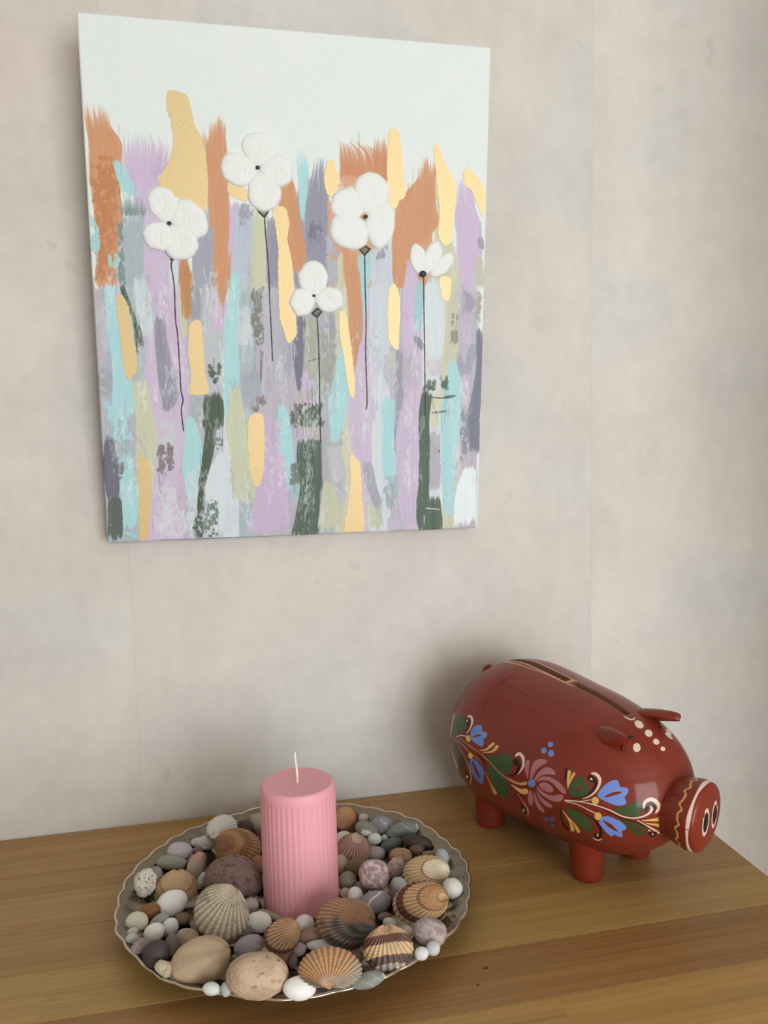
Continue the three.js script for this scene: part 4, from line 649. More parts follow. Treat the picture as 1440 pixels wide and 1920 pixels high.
  for (const [f, s] of legSpots) {
    const x = f * Math.cos(PIG.turn) - s * PIG.legSide * Math.sin(PIG.turn), z = f * Math.sin(PIG.turn) + s * PIG.legSide * Math.cos(PIG.turn);
    const pr = [[0, 0], [0.0125, 0], [0.0145, 0.0012], [0.0155, 0.004], [0.0158, 0.01], [0.0162, 0.02], [0.017, 0.03], [0.0185, 0.038], [0.019, 0.045], [0.015, 0.05], [0, 0.052]];
    const lg = new THREE.LatheGeometry(new THREE.SplineCurve(pr.map((p) => new THREE.Vector2(...p))).getPoints(50).map((p) => new THREE.Vector2(Math.max(0, p.x), Math.max(0, p.y))), 36); lg.translate(x, 0, z);
    mesh('leg', lg, clayM, pig);
  }
  // snout: a flared stub with a painted disc
  const tip = PIG.length / 2, q = new THREE.Quaternion().setFromUnitVectors(new THREE.Vector3(0, 1, 0), ax);
  const sp = [[0.022, -0.03], [0.0245, -0.016], [0.0262, -0.008], [0.029, 0.0], [0.0312, 0.008], [0.0318, 0.014], [0.0312, 0.0185], [0.0292, 0.0218], [0.024, 0.0236], [0.014, 0.0248], [0.0, 0.0252]];
  const sl = new THREE.SplineCurve(sp.map((p) => new THREE.Vector2(...p))).getPoints(60).map((p) => new THREE.Vector2(Math.max(0, p.x), p.y));
  let arc = [0]; for (let i = 1; i < sl.length; i++) arc.push(arc[i - 1] + sl[i].distanceTo(sl[i - 1]));
  const total = arc[arc.length - 1];
  const lat = la.clone(), upp = upv.clone();
  const SY = 0.2;                                               // the snout looks a little to the pig's left
  const sn = gridGeometry(sl.length - 1, 72, (s, v, i) => {
    const th = v * Math.PI * 2, r = sl[i].x, h = tip + sl[i].y, cx = r * Math.cos(th), cy = r * Math.sin(th);
    const hs = sl[i].y + 0.012, wgt = smooth(hs, -0.02, 0.02); return { p: local(tip - 0.012 + hs * Math.cos(SY) + cx * Math.sin(SY) * wgt, cx * lerp(1, Math.cos(SY), wgt) - hs * Math.sin(SY), cy), uv: [v, arc[i] / total] };
  }, true);
  const SW = 1024, SH = 512, snTex = pixelTex(SW, SH, (x, y) => {
    const th = (x / SW) * Math.PI * 2, s = (y / SH) * total; let k = 0; while (k < arc.length - 2 && arc[k + 1] < s) k++;
    const f = (s - arc[k]) / (arc[k + 1] - arc[k]), r = lerp(sl[k].x, sl[k + 1].x, f), h = lerp(sl[k].y, sl[k + 1].y, f), X = r * Math.cos(th), Y = r * Math.sin(th), flat = h > 0.0205;
    const n = 8 * fbm(X * 60, Y * 60, h * 60);
    const deg = th * 180 / Math.PI, top = deg > 100 && deg < 330;
    const wave = 0.0088 + 0.0012 * Math.sin(th * 17) + 0.0005 * Math.sin(th * 29);
    if (Math.abs(h - wave) < 0.0011 && h < 0.016) return [214, 168, 98];
    if (Math.abs(h - 0.0178) < 0.0013 + 0.0004 * Math.sin(th * 5) && noise(th * 2.1, 4) > -0.42) return [229, 208, 192];
    if (flat || h > 0.019) for (const sgn of [-1, 1]) {
      const ex = (X - sgn * 0.0095) / 0.0066, ey = (Y - 0.001) / 0.0128, e = Math.hypot(ex, ey);
      if (e < 0.72) return [30, 16, 14]; if (e < 1 && !(ex * sgn > 0.5 && ey > 0.5)) return [229, 206, 190];
    }
    return [130 + n, 48 + n, 31 + n];
  });
  const snout = mesh('snout', sn, phys({ map: snTex, ...glazeProps }), pig);
  for (const s of [-1, 1]) {                                     // the holes of the nostrils
    const g2 = new THREE.SphereGeometry(1, 24, 12); g2.scale(0.0042, 0.0012, 0.0084);
    const m4 = new THREE.Matrix4().makeBasis(la, ax, upv); g2.applyMatrix4(m4); g2.translate(...local(tip - 0.012 + 0.0363 * Math.cos(SY) + s * 0.0095 * Math.sin(SY), s * 0.0095 * Math.cos(SY) - 0.0363 * Math.sin(SY), 0.001)); mesh('nostril', g2, std({ color: col('#1a0f0d'), roughness: 0.8 }), snout);
  }
  // ears: curled flaps that lean forward
  for (const s of [1, -1]) {
    const t0 = s > 0 ? 0.775 : 0.79, a0 = (90 - (s > 0 ? 29 : -24)) * Math.PI / 180, b = radius(t0), base = new THREE.Vector3((t0 - 0.5) * PIG.length, b * Math.cos(a0) * PIG.aspect, b * Math.sin(a0));
    const e = gridGeometry(28, 32, (u, v) => {
      const th = v * Math.PI * 2, w = (s > 0 ? 0.0125 : 0.0165) * Math.pow(Math.max(0, 1 - u ** 2.4), 0.6) * (0.8 + 0.2 * smooth(u, 0, 0.3)), thk = 0.0062 * Math.pow(Math.max(0, 1 - u ** 6), 0.5) * (1 - 0.35 * u);
      const S = -0.034 + 0.061 * u, out = (s > 0 ? -0.0138 : -0.0115) + 0.0275 * Math.pow(u, 0.8) - 0.0045 * u * u - (s > 0 ? 0.003 * u : 0), side = w * Math.cos(th), thick = thk * Math.sin(th) - 0.0045 * Math.cos(th) ** 2 * (0.4 + 0.6 * u);
      const n = [0, Math.cos(a0), Math.sin(a0)], tn = [0, Math.sin(a0), -Math.cos(a0)], o = out + thick;
      return { p: local(base.x + S, base.y + n[1] * o + tn[1] * side, base.z + n[2] * o + tn[2] * side) };
    }, true);
    mesh('ear', e, clayM, pig);
  }
  { // curled tail on the rump
    const pts = []; for (let i = 0; i <= 30; i++) { const k = i / 30, a = k * Math.PI * 2.1; pts.push(new THREE.Vector3(...local(-tip * 0.93 - 0.004 - 0.006 * Math.sin(a * 0.5), 0.007 * Math.cos(a) - 0.008 - 0.004 * k, 0.043 + 0.009 * Math.sin(a) * (1 - 0.3 * k)))); }
    mesh('tail', new THREE.TubeGeometry(new THREE.CatmullRomCurve3(pts), 60, 0.0036, 12), clayM, pig);
  }
}

// ---------------------------------------------------------------- the silver tray
const TRAY = [-0.0351, TOP, 0.1992];
{
  const tr = thing('silver_tray', 'round tarnished silver tray with a fluted scalloped rim, filled with pebbles and shells', 'tray', TRAY);
  const N = 38, silver = std({ color: col('#827868'), metalness: 1, roughness: 0.2, bumpMap: pixelTex(512, 512, (x, y) => { const v = 128 + 80 * fbm(x * 0.05, y * 0.05, 2, 4); return [v, v, v]; }, false), bumpScale: 0.00018 });
  silver.bumpMap.repeat.set(1.5, 1.5);
  const prof = [[0, 0.0035], [0.06, 0.0033], [0.112, 0.0031], [0.1185, 0.0037], [0.124, 0.0062], [0.131, 0.0105], [0.139, 0.0152], [0.147, 0.019], [0.153, 0.0212], [0.1565, 0.0222]];
  const curveP = new THREE.SplineCurve(prof.map((p) => new THREE.Vector2(...p)));
  const flute = (r, th) => { const k = smooth(r, 0.117, 0.156); const a = th * N / 2 + 0.5 * Math.sin(th * 3); const c1 = (Math.sqrt(Math.sin(a) ** 2 + 0.02) - 0.14) * (0.85 + 0.4 * noise(th * 4, 2.2)); return [k * (0.0024 * c1 - 0.0015 + 0.0008 * Math.sin(th * 11 + 1)), k * (0.0009 * c1 - 0.0004 + 0.0007 * Math.sin(th * 7)) + 0.0038 * Math.sin(clamp((r - 0.117) / 0.036, 0, 1) * Math.PI) * (c1 - 0.5)]; };
  const side = (under) => gridGeometry(48, 480, (s, v) => {
    const q = curveP.getPoint(Math.pow(s, 0.8)), th = v * Math.PI * 2, [dr, dy] = flute(q.x, th), r = q.x + dr;
    return { p: [r * Math.cos(th), q.y + dy - (under ? 0.0012 : 0), r * Math.sin(th)], uv: [r * Math.cos(th) * 6, r * Math.sin(th) * 6] };
  }, true);
  const a = side(false), b = side(true); a.index.array.reverse(); a.computeVertexNormals();
  mesh('dish', mergeGeometries([a, b]), silver, tr);
  const rimPts = []; for (let i = 0; i < 480; i++) { const th = (i / 480) * Math.PI * 2, [dr, dy] = flute(0.1565, th); rimPts.push(new THREE.Vector3((0.1565 + dr) * Math.cos(th), 0.0217 + dy, (0.1565 + dr) * Math.sin(th))); }
  mesh('rim', new THREE.TubeGeometry(new THREE.CatmullRomCurve3(rimPts, true), 960, 0.0013, 8, true), std({ color: col('#cbc1b2'), metalness: 1, roughness: 0.32 }), tr);
  const ft = new THREE.TorusGeometry(0.1, 0.0016, 10, 96); ft.rotateX(Math.PI / 2); ft.translate(0, 0.0016, 0); mesh('foot_ring', ft, silver, tr);
}

// ---------------------------------------------------------------- the candle
{
  const B = [-0.0312, TOP + 0.0036, 0.1977];
  const cd = thing('pillar_candle', 'pink pillar candle with fine vertical flutes and a white unlit wick, standing in the tray', 'candle', B);
  const R = 0.0337, Hh = 0.1115, N = 42;
  const prof = []; for (let i = 0; i <= 40; i++) prof.push([R, (Hh - 0.006) * i / 40]);
  for (let i = 1; i <= 8; i++) { const a = i / 8 * Math.PI / 2; prof.push([R - 0.0028 * (1 - Math.cos(a)) - 0.0006, Hh - 0.006 + 0.006 * Math.sin(a) * 0.9]); }
  for (let i = 1; i <= 14; i++) { const k = i / 14; prof.push([(R - 0.0034) * (1 - k), Hh - 0.0006 - 0.0012 * Math.sin(k * Math.PI / 2)]); }
  const g = gridGeometry(prof.length - 1, N * 8, (s, v, i) => {
    const [r, y] = prof[i], th = v * Math.PI * 2, k = y < Hh - 0.009 ? smooth(y, 0, 0.002) : 0, side = i <= 40 ? 1 : 0, rib = Math.abs(Math.cos(th * N / 2));
    const rad = r + side * k * (0.00042 * Math.pow(rib, 1.2) - 0.00042) + 0.0003 * (1 - y / Hh);
    return { p: [rad * Math.cos(th), y, rad * Math.sin(th)] };
  }, true);
  g.index.array.reverse(); g.computeVertexNormals();
  mesh('wax', g, phys({ color: col('#f0a9b3'), roughness: 0.55, sheen: 0.15, sheenColor: col('#ffd5da'), sheenRoughness: 0.6 }), cd);
  const wp = [[0, Hh - 0.004, 0], [-0.0002, Hh + 0.008, 0], [-0.0012, Hh + 0.02, 0.0004], [-0.0016, Hh + 0.027, 0]].map((p) => new THREE.Vector3(...p));
  mesh('wick', new THREE.TubeGeometry(new THREE.CatmullRomCurve3(wp), 24, 0.0011, 10), std({ color: col('#efe6d6'), roughness: 0.9 }), cd);
}

// ---------------------------------------------------------------- pebbles and shells
// pebbles and shells: place (mm, from the tray centre), half sizes (mm), orientation (quaternion)
const PEBBLES = [
 { name: 'pebble', cat: 'pebble', label: 'flat round pale lilac pebble lying on the tray by its back left rim', at: [-104.8, 21.5, -83.5], r: [12.2, 8.6, 7.7], q: [-0.234, 0.010, -0.046, 0.971], pat: 'plain', c: ['#b9aeb2', '#aaa1a6'], amp: 0.04 },
 { name: 'pebble', cat: 'pebble', label: 'long grey green pebble with a waist, under the flat lilac pebble at back left', at: [-112.1, 17.4, -70.5], r: [14.8, 6.9, 5.5], q: [-0.240, 0.003, -0.088, 0.967], pat: 'plain', c: ['#98968a', '#85837a'], amp: 0.1 },
 { name: 'coral_lump', cat: 'coral', label: 'rough white pitted lump of coral near the left rim', at: [-133.9, 23.7, -28.2], r: [9.4, 11.5, 8.4], q: [-0.249, 0.005, -0.136, 0.959], pat: 'coral', c: ['#cfcabd', '#8f897c'], amp: 0.22 },
 { name: 'pebble', cat: 'pebble', label: 'smooth grey stone half hidden behind the white coral lump', at: [-125.9, 20.0, -40.9], r: [6.9, 10.8, 6.2], q: [-0.247, 0.008, -0.103, 0.963], pat: 'plain', c: ['#8f8b81', '#7d7a72'], amp: 0.06 },
 { name: 'pebble', cat: 'pebble', label: 'grey beige pointed stone with a pink top behind the left tan cockle', at: [-89.3, 15.0, -62.9], r: [7.6, 13.7, 6.1], q: [-0.238, -0.044, -0.223, 0.944], pat: 'twotone', c: ['#b1a597', '#b98f82'], amp: 0.12 },
 { name: 'pebble', cat: 'pebble', label: 'white quartz chip behind the pointed pink topped stone', at: [-95.1, 11.9, -84.5], r: [4.7, 4.7, 3.8], q: [-0.233, 0.051, 0.147, 0.960], pat: 'plain', c: ['#cfd2cd', '#bfc2bd'], amp: 0.06 },
 { name: 'pebble', cat: 'pebble', label: 'dusky pink stone peeking out beneath the white knobbly shell fragment', at: [-88.9, 13.2, -94.3], r: [6.3, 4.2, 4.2], q: [-0.235, 0.006, -0.022, 0.972], pat: 'plain', c: ['#8d6c66', '#7a5c58'], amp: 0.06 },
 { name: 'shell_fragment', cat: 'shell', label: 'white curved knobbly shell fragment in front of the white back left cockle', at: [-81.0, 15.8, -104.4], r: [12.3, 6.2, 4.9], q: [-0.231, -0.015, -0.091, 0.969], pat: 'worn', c: ['#c9c8c5', '#b7b4ae'], amp: 0.14 },
 { name: 'pebble', cat: 'pebble', label: 'round dark maroon pebble at the back rim, left of the candle', at: [-41.4, 17.1, -121.1], r: [11.0, 9.1, 8.2], q: [-0.225, -0.030, -0.068, 0.971], pat: 'plain', c: ['#4c332f', '#3d2927'], amp: 0.05 },
 { name: 'pebble', cat: 'pebble', label: 'small reddish brown pebble touching the candle on its back left', at: [-25.8, 11.4, -120.2], r: [6.1, 5.5, 5.5], q: [-0.229, -0.029, -0.027, 0.973], pat: 'plain', c: ['#6a4743', '#5a3b38'], amp: 0.06 },
 { name: 'pebble', cat: 'pebble', label: 'blackish purple stone between the striped brown clam and the candle', at: [-28.8, 12.5, -91.6], r: [9.1, 9.6, 7.3], q: [-0.220, -0.089, -0.277, 0.931], pat: 'plain', c: ['#3b2a2c', '#2e2123'], amp: 0.06 },
 { name: 'stone', cat: 'stone', label: 'large rough reddish brown stone left of the candle', at: [-55.7, 22.6, -17.0], r: [27.6, 19.9, 14.9], q: [-0.249, -0.032, -0.093, 0.964], pat: 'pitted', c: ['#836b64', '#54423d'], amp: 0.1 },
 { name: 'pebble', cat: 'pebble', label: 'thin white chip against the left side of the reddish brown stone', at: [-84.6, 10.0, -44.5], r: [3.5, 8.0, 2.8], q: [-0.246, -0.044, -0.207, 0.946], pat: 'plain', c: ['#d5d2ca', '#c2bfb7'], amp: 0.06 },
 { name: 'pebble', cat: 'pebble', label: 'orange brown stone low beside the big white pebble at left', at: [-128.4, 15.6, 4.4], r: [9.3, 6.5, 5.2], q: [-0.256, 0.055, 0.066, 0.963], pat: 'plain', c: ['#8f6038', '#7a512f'], amp: 0.06 },
 { name: 'pebble', cat: 'pebble', label: 'largest white egg shaped pebble of the left side, beneath the tan cockle', at: [-110.4, 14.2, -5.1], r: [14.4, 10.8, 9.7], q: [-0.251, 0.065, 0.148, 0.954], pat: 'plain', c: ['#eeefec', '#e2e2df'], amp: 0.04 },
 { name: 'pebble', cat: 'pebble', label: 'flat cream disc pebble at the left rim', at: [-137.2, 21.5, 27.9], r: [9.4, 7.8, 3.9], q: [-0.267, 0.016, -0.100, 0.958], pat: 'plain', c: ['#cfc9b4', '#bdb7a3'], amp: 0.03 },
 { name: 'pebble', cat: 'pebble', label: 'small cream pebble tucked under the flat cream disc', at: [-140.2, 20.7, 41.1], r: [4.6, 3.5, 2.8], q: [-0.257, 0.088, 0.151, 0.950], pat: 'plain', c: ['#c9c7b9', '#b9b7aa'], amp: 0.06 },
 { name: 'pebble', cat: 'pebble', label: 'translucent grey white pebble lowest at the left rim', at: [-139.2, 22.6, 53.4], r: [5.2, 4.3, 3.9], q: [-0.275, -0.005, -0.182, 0.944], pat: 'plain', c: ['#bfc2bd', '#aeb2ad'], amp: 0.06 },
 { name: 'pebble', cat: 'pebble', label: 'translucent grey pebble behind the two round white left pebbles', at: [-120.4, 12.7, 17.0], r: [9.1, 5.0, 4.0], q: [-0.249, 0.096, 0.231, 0.935], pat: 'plain', c: ['#a5a5a2', '#969692'], amp: 0.06 },
 { name: 'pebble', cat: 'pebble', label: 'larger round white pebble above the dark round left pebble', at: [-123.1, 16.5, 38.8], r: [8.8, 7.1, 6.4], q: [-0.261, 0.077, 0.149, 0.951], pat: 'plain', c: ['#eeefec', '#e2e2df'], amp: 0.04 },
 { name: 'pebble', cat: 'pebble', label: 'smaller round white pebble left of the beige cockle', at: [-110.6, 10.0, 23.1], r: [6.8, 6.8, 6.1], q: [-0.269, 0.021, -0.020, 0.963], pat: 'plain', c: ['#e6e7e4', '#e2e2df'], amp: 0.04 },
 { name: 'pebble', cat: 'pebble', label: 'mauve grey stone between the left rim and the dark round pebble', at: [-131.4, 24.7, 68.6], r: [7.6, 5.5, 4.4], q: [-0.261, 0.096, 0.192, 0.941], pat: 'marble', c: ['#8e807c', '#a3979a'], amp: 0.06 },
 { name: 'pebble', cat: 'pebble', label: 'taupe pebble right of the dark round left pebble', at: [-108.6, 13.3, 54.5], r: [5.6, 8.5, 4.5], q: [-0.278, 0.009, -0.061, 0.959], pat: 'plain', c: ['#82756f', '#6f645f'], amp: 0.06 },
 { name: 'pebble', cat: 'pebble', label: 'very dark round purple grey pebble at the front left rim', at: [-118.5, 28.3, 87.8], r: [10.5, 10.3, 8.2], q: [-0.280, 0.029, -0.018, 0.959], pat: 'plain', c: ['#443a3b', '#362e30'], amp: 0.03 },
 { name: 'shell_fragment', cat: 'shell', label: 'small worn cream shell knob at the front left rim, below the dark round pebble', at: [-111.6, 26.4, 105.1], r: [7.6, 5.6, 4.5], q: [-0.281, -0.063, -0.306, 0.908], pat: 'worn', c: ['#bcb199', '#a3987f'], amp: 0.14 },
 { name: 'pebble', cat: 'pebble', label: 'flat sand coloured stone between the beige cockle and the smooth clam', at: [-96.1, 11.0, 46.0], r: [10.6, 7.9, 4.8], q: [-0.273, -0.036, -0.188, 0.943], pat: 'speck', c: ['#b29f85', '#9a886f'], amp: 0.06 },
 { name: 'pebble', cat: 'pebble', label: 'small pale lilac pebble between the beige cockle and the candle foot', at: [-42.4, 10.2, 9.1], r: [7.3, 6.8, 6.2], q: [-0.264, 0.011, 0.099, 0.959], pat: 'plain', c: ['#b3a7a8', '#a1979a'], amp: 0.04 },
 { name: 'pebble', cat: 'pebble', label: 'oval white pebble in front of the candle foot, left of the small brown cockle', at: [-37.1, 11.8, 38.7], r: [11.1, 8.6, 7.3], q: [-0.269, -0.047, -0.095, 0.957], pat: 'plain', c: ['#eeefec', '#e2e2df'], amp: 0.04 },
 { name: 'pebble', cat: 'pebble', label: 'blue grey stone in the gap beneath the oval white pebble', at: [-50.0, 9.1, 47.2], r: [7.6, 5.8, 4.6], q: [-0.275, 0.029, 0.140, 0.951], pat: 'plain', c: ['#77797b', '#66686a'], amp: 0.06 },
 { name: 'pebble', cat: 'pebble', label: 'dark brown stone in shade beside the beige cockle tip', at: [-55.1, 10.0, 33.4], r: [5.9, 7.3, 4.7], q: [-0.264, -0.063, -0.193, 0.943], pat: 'plain', c: ['#5d4a42', '#4c3c36'], amp: 0.06 },
 { name: 'pebble', cat: 'pebble', label: 'flat mauve brown pebble between the beige cockle and the smooth clam', at: [-68.5, 10.0, 50.1], r: [13.3, 6.2, 4.3], q: [-0.276, -0.019, -0.066, 0.959], pat: 'plain', c: ['#7c6964', '#6b5a56'], amp: 0.04 },
 { name: 'pebble', cat: 'pebble', label: 'pale lavender oval pebble right of the smooth clam', at: [-47.2, 11.2, 68.5], r: [12.2, 8.0, 6.4], q: [-0.282, 0.015, 0.098, 0.954], pat: 'plain', c: ['#a89da4', '#978d95'], amp: 0.05 },
 { name: 'pebble', cat: 'pebble', label: 'small white chunk under the small brown cockle', at: [-31.4, 7.1, 74.1], r: [6.1, 3.7, 2.9], q: [-0.278, -0.071, -0.154, 0.945], pat: 'plain', c: ['#d0cdc4', '#bdbab1'], amp: 0.1 },
 { name: 'shell_fragment', cat: 'shell', label: 'grey curved shell splinter leaning on the candle foot', at: [-26.0, 8.8, 26.2], r: [12.0, 3.2, 3.9], q: [-0.257, -0.086, -0.212, 0.939], pat: 'plain', c: ['#9c927f', '#867d6c'], amp: 0.08 },
 { name: 'stone', cat: 'stone', label: 'large round tan stone with brown pits at the front of the tray', at: [-44.4, 35.1, 142.7], r: [22.5, 15.9, 13.5], q: [-0.294, -0.034, -0.054, 0.954], pat: 'pittedtan', c: ['#b09880', '#7e6048'], amp: 0.05 },
 { name: 'pebble', cat: 'pebble', label: 'small brown stone behind the big pitted tan stone', at: [-20.5, 7.9, 86.5], r: [6.0, 4.7, 3.8], q: [-0.291, -0.017, 0.052, 0.955], pat: 'plain', c: ['#8a6a51', '#765943'], amp: 0.06 },
 { name: 'pebble', cat: 'pebble', label: 'white pebble at the front rim between smooth clam and pitted tan stone', at: [-77.4, 26.5, 136.9], r: [6.6, 4.6, 4.2], q: [-0.297, -0.027, -0.107, 0.948], pat: 'plain', c: ['#d3d7d3', '#c2c6c2'], amp: 0.05 },
 { name: 'pebble', cat: 'pebble', label: 'pale grey green pebble squeezed left of the pitted tan stone at the front rim', at: [-67.2, 26.5, 140.0], r: [4.1, 5.0, 3.7], q: [-0.300, -0.009, -0.025, 0.954], pat: 'plain', c: ['#b0b5ac', '#9fa49b'], amp: 0.06 },
 { name: 'pebble', cat: 'pebble', label: 'biggest white pebble, at the front rim beside the pitted tan stone', at: [-15.5, 29.6, 156.4], r: [11.7, 8.0, 6.8], q: [-0.301, -0.056, -0.051, 0.951], pat: 'plain', c: ['#eeefec', '#dedfdc'], amp: 0.05 },
 { name: 'pebble', cat: 'pebble', label: 'round white pebble directly in front of the candle', at: [0.4, 10.9, 50.1], r: [8.4, 7.7, 6.9], q: [-0.268, -0.078, -0.116, 0.953], pat: 'plain', c: ['#e4e2df', '#d3d1ce'], amp: 0.04 },
 { name: 'pebble', cat: 'pebble', label: 'rough pinkish stone in front of the candle under the round white pebble', at: [3.5, 9.9, 67.6], r: [10.6, 6.6, 5.3], q: [-0.285, -0.021, 0.091, 0.954], pat: 'speck', c: ['#9c7c70', '#866a60'], amp: 0.12 },
 { name: 'pebble', cat: 'pebble', label: 'small lilac pebble left of the long white bar pebble', at: [-8.1, 8.4, 79.8], r: [6.3, 5.0, 4.5], q: [-0.290, 0.013, 0.175, 0.941], pat: 'plain', c: ['#a59a9e', '#938a8f'], amp: 0.05 },
 { name: 'pebble', cat: 'pebble', label: 'small dark mauve pebble behind the biggest white pebble', at: [-13.9, 8.3, 92.9], r: [3.4, 5.5, 3.1], q: [-0.282, -0.085, -0.157, 0.943], pat: 'plain', c: ['#6f5d5a', '#5d4e4c'], amp: 0.06 },
 { name: 'pebble', cat: 'pebble', label: 'long flat white bar shaped pebble behind the front tan cockle', at: [13.8, 8.1, 79.2], r: [15.7, 4.8, 3.8], q: [-0.283, -0.071, -0.052, 0.955], pat: 'plain', c: ['#cfcfc8', '#b7b9b3'], amp: 0.05 },
 { name: 'pebble', cat: 'pebble', label: 'oval white pebble right of the long white bar pebble', at: [37.8, 8.4, 85.8], r: [7.4, 5.0, 4.5], q: [-0.278, -0.103, -0.106, 0.949], pat: 'plain', c: ['#dcdbd7', '#cbcac6'], amp: 0.04 },
 { name: 'pebble', cat: 'pebble', label: 'grey green pebble with pale stripes at the front right rim', at: [34.3, 27.4, 156.9], r: [12.9, 5.5, 4.4], q: [-0.308, -0.053, 0.074, 0.947], pat: 'veins', c: ['#7f857e', '#c3c3b8'], amp: 0.05 },
 { name: 'pebble', cat: 'pebble', label: 'white pebble at the right rim, nearest the banded cockle', at: [80.3, 26.7, 135.7], r: [5.5, 4.9, 4.4], q: [-0.297, -0.096, 0.036, 0.949], pat: 'plain', c: ['#d9dad8', '#c9cac8'], amp: 0.05 },
 { name: 'pebble', cat: 'pebble', label: 'translucent white pebble at the right rim beyond its white neighbour', at: [90.6, 27.2, 132.3], r: [5.8, 5.4, 4.8], q: [-0.308, -0.050, 0.200, 0.929], pat: 'plain', c: ['#c6c6c6', '#b5b5b6'], amp: 0.05 },
 { name: 'pebble', cat: 'pebble', label: 'marbled mauve stone near the right rim under the brown cockle', at: [92.1, 31.1, 117.8], r: [13.5, 11.4, 8.0], q: [-0.266, -0.150, -0.129, 0.943], pat: 'marble', c: ['#8f7f7b', '#b3a5a4'], amp: 0.07 },
 { name: 'pebble', cat: 'pebble', label: 'white pebble on top of the hinge of the banded cockle', at: [72.2, 7.9, 62.2], r: [6.8, 4.5, 4.1], q: [-0.266, -0.123, -0.108, 0.950], pat: 'plain', c: ['#cfcbc0', '#bfbbb0'], amp: 0.05 },
 { name: 'pebble', cat: 'pebble', label: 'white pebble just right of the banded cockle hinge', at: [83.1, 8.0, 76.8], r: [5.1, 4.7, 4.2], q: [-0.247, -0.171, -0.249, 0.921], pat: 'plain', c: ['#cdcac2', '#bdbab2'], amp: 0.05 },
 { name: 'pebble', cat: 'pebble', label: 'grey pebble in the gap below the lilac veined stone', at: [70.1, 7.0, 50.5], r: [6.5, 3.7, 3.3], q: [-0.271, -0.101, -0.041, 0.956], pat: 'plain', c: ['#7c746f', '#6b645f'], amp: 0.06 },
 { name: 'pebble', cat: 'pebble', label: 'lilac grey stone with a white vein below the pink marbled rock', at: [64.4, 12.5, 35.8], r: [14.1, 9.4, 7.5], q: [-0.272, -0.072, 0.045, 0.959], pat: 'vein1', c: ['#8d868d', '#cfccca'], amp: 0.05 },
 { name: 'pebble', cat: 'pebble', label: 'round white pebble right of the candle foot', at: [50.0, 10.5, 17.4], r: [7.2, 7.4, 6.5], q: [-0.261, -0.084, -0.037, 0.961], pat: 'plain', c: ['#dfddda', '#cecccb'], amp: 0.05 },
 { name: 'pebble', cat: 'pebble', label: 'pale pinkish pebble between the candle foot and the round white pebble', at: [42.9, 8.2, 7.9], r: [5.3, 4.8, 4.4], q: [-0.252, -0.101, -0.120, 0.955], pat: 'plain', c: ['#b8aaa5', '#a69995'], amp: 0.05 },
 { name: 'stone', cat: 'stone', label: 'pink and white marbled rock right of the candle', at: [69.5, 22.8, 9.8], r: [14.3, 13.8, 11.1], q: [-0.237, -0.128, -0.163, 0.949], pat: 'marble', c: ['#a2898a', '#d8cac8'], amp: 0.07 },
 { name: 'pebble', cat: 'pebble', label: 'round greyish white pebble between pink marbled rock and brown cockle', at: [91.5, 10.9, 12.6], r: [8.3, 7.5, 6.8], q: [-0.246, -0.132, -0.124, 0.952], pat: 'plain', c: ['#c3c1c2', '#b3b1b4'], amp: 0.05 },
 { name: 'pebble', cat: 'pebble', label: 'pale pink pointed stone with dark spots right of the marbled rock', at: [95.3, 12.4, -16.0], r: [8.1, 10.4, 6.5], q: [-0.209, -0.172, -0.303, 0.914], pat: 'speckdark', c: ['#b89f98', '#8a7775'], amp: 0.1 },
 { name: 'pebble', cat: 'pebble', label: 'round grey pebble behind the pink marbled rock', at: [83.7, 10.3, -49.7], r: [8.7, 7.1, 6.4], q: [-0.241, -0.097, -0.037, 0.965], pat: 'plain', c: ['#a09a96', '#8f8986'], amp: 0.04 },
 { name: 'pebble', cat: 'pebble', label: 'olive brown stone between the fan shell and the marbled rock', at: [59.5, 11.3, -28.4], r: [11.2, 7.6, 5.3], q: [-0.255, -0.059, 0.065, 0.963], pat: 'plain', c: ['#79694a', '#675a40'], amp: 0.06 },
 { name: 'pebble', cat: 'pebble', label: 'cream stone touching the right side of the candle', at: [46.6, 11.5, -37.5], r: [6.7, 8.7, 6.0], q: [-0.246, -0.077, -0.034, 0.966], pat: 'plain', c: ['#b5a893', '#a29682'], amp: 0.06 },
 { name: 'pebble', cat: 'pebble', label: 'grey green stone against the candle, below the cream stone', at: [46.9, 11.5, -6.3], r: [8.9, 8.4, 6.7], q: [-0.247, -0.102, -0.119, 0.956], pat: 'veins', c: ['#7d7663', '#8f8873'], amp: 0.06 },
 { name: 'pebble', cat: 'pebble', label: 'brownish stone half under the pink marbled rock', at: [58.2, 9.7, 5.4], r: [6.8, 6.3, 5.7], q: [-0.265, -0.065, 0.047, 0.961], pat: 'plain', c: ['#84705f', '#715f51'], amp: 0.06 },
 { name: 'pebble', cat: 'pebble', label: 'dark grey stone in the gap left of the brown right cockle', at: [83.2, 9.4, 26.7], r: [6.7, 6.2, 5.6], q: [-0.262, -0.106, -0.041, 0.958], pat: 'plain', c: ['#6d645c', '#5c544d'], amp: 0.06 },
 { name: 'pebble', cat: 'pebble', label: 'small cream white pebble at the back rim right of the candle', at: [83.1, 17.9, -111.4], r: [5.6, 4.8, 4.3], q: [-0.224, -0.090, -0.034, 0.970], pat: 'plain', c: ['#c3c0b3', '#b2afa3'], amp: 0.04 },
 { name: 'pebble', cat: 'pebble', label: 'grey green stone with a white patch behind the fan shell', at: [80.9, 19.6, -83.1], r: [12.5, 7.9, 6.3], q: [-0.212, -0.127, -0.186, 0.951], pat: 'patch', c: ['#7e7c70', '#cfcec5'], amp: 0.06 },
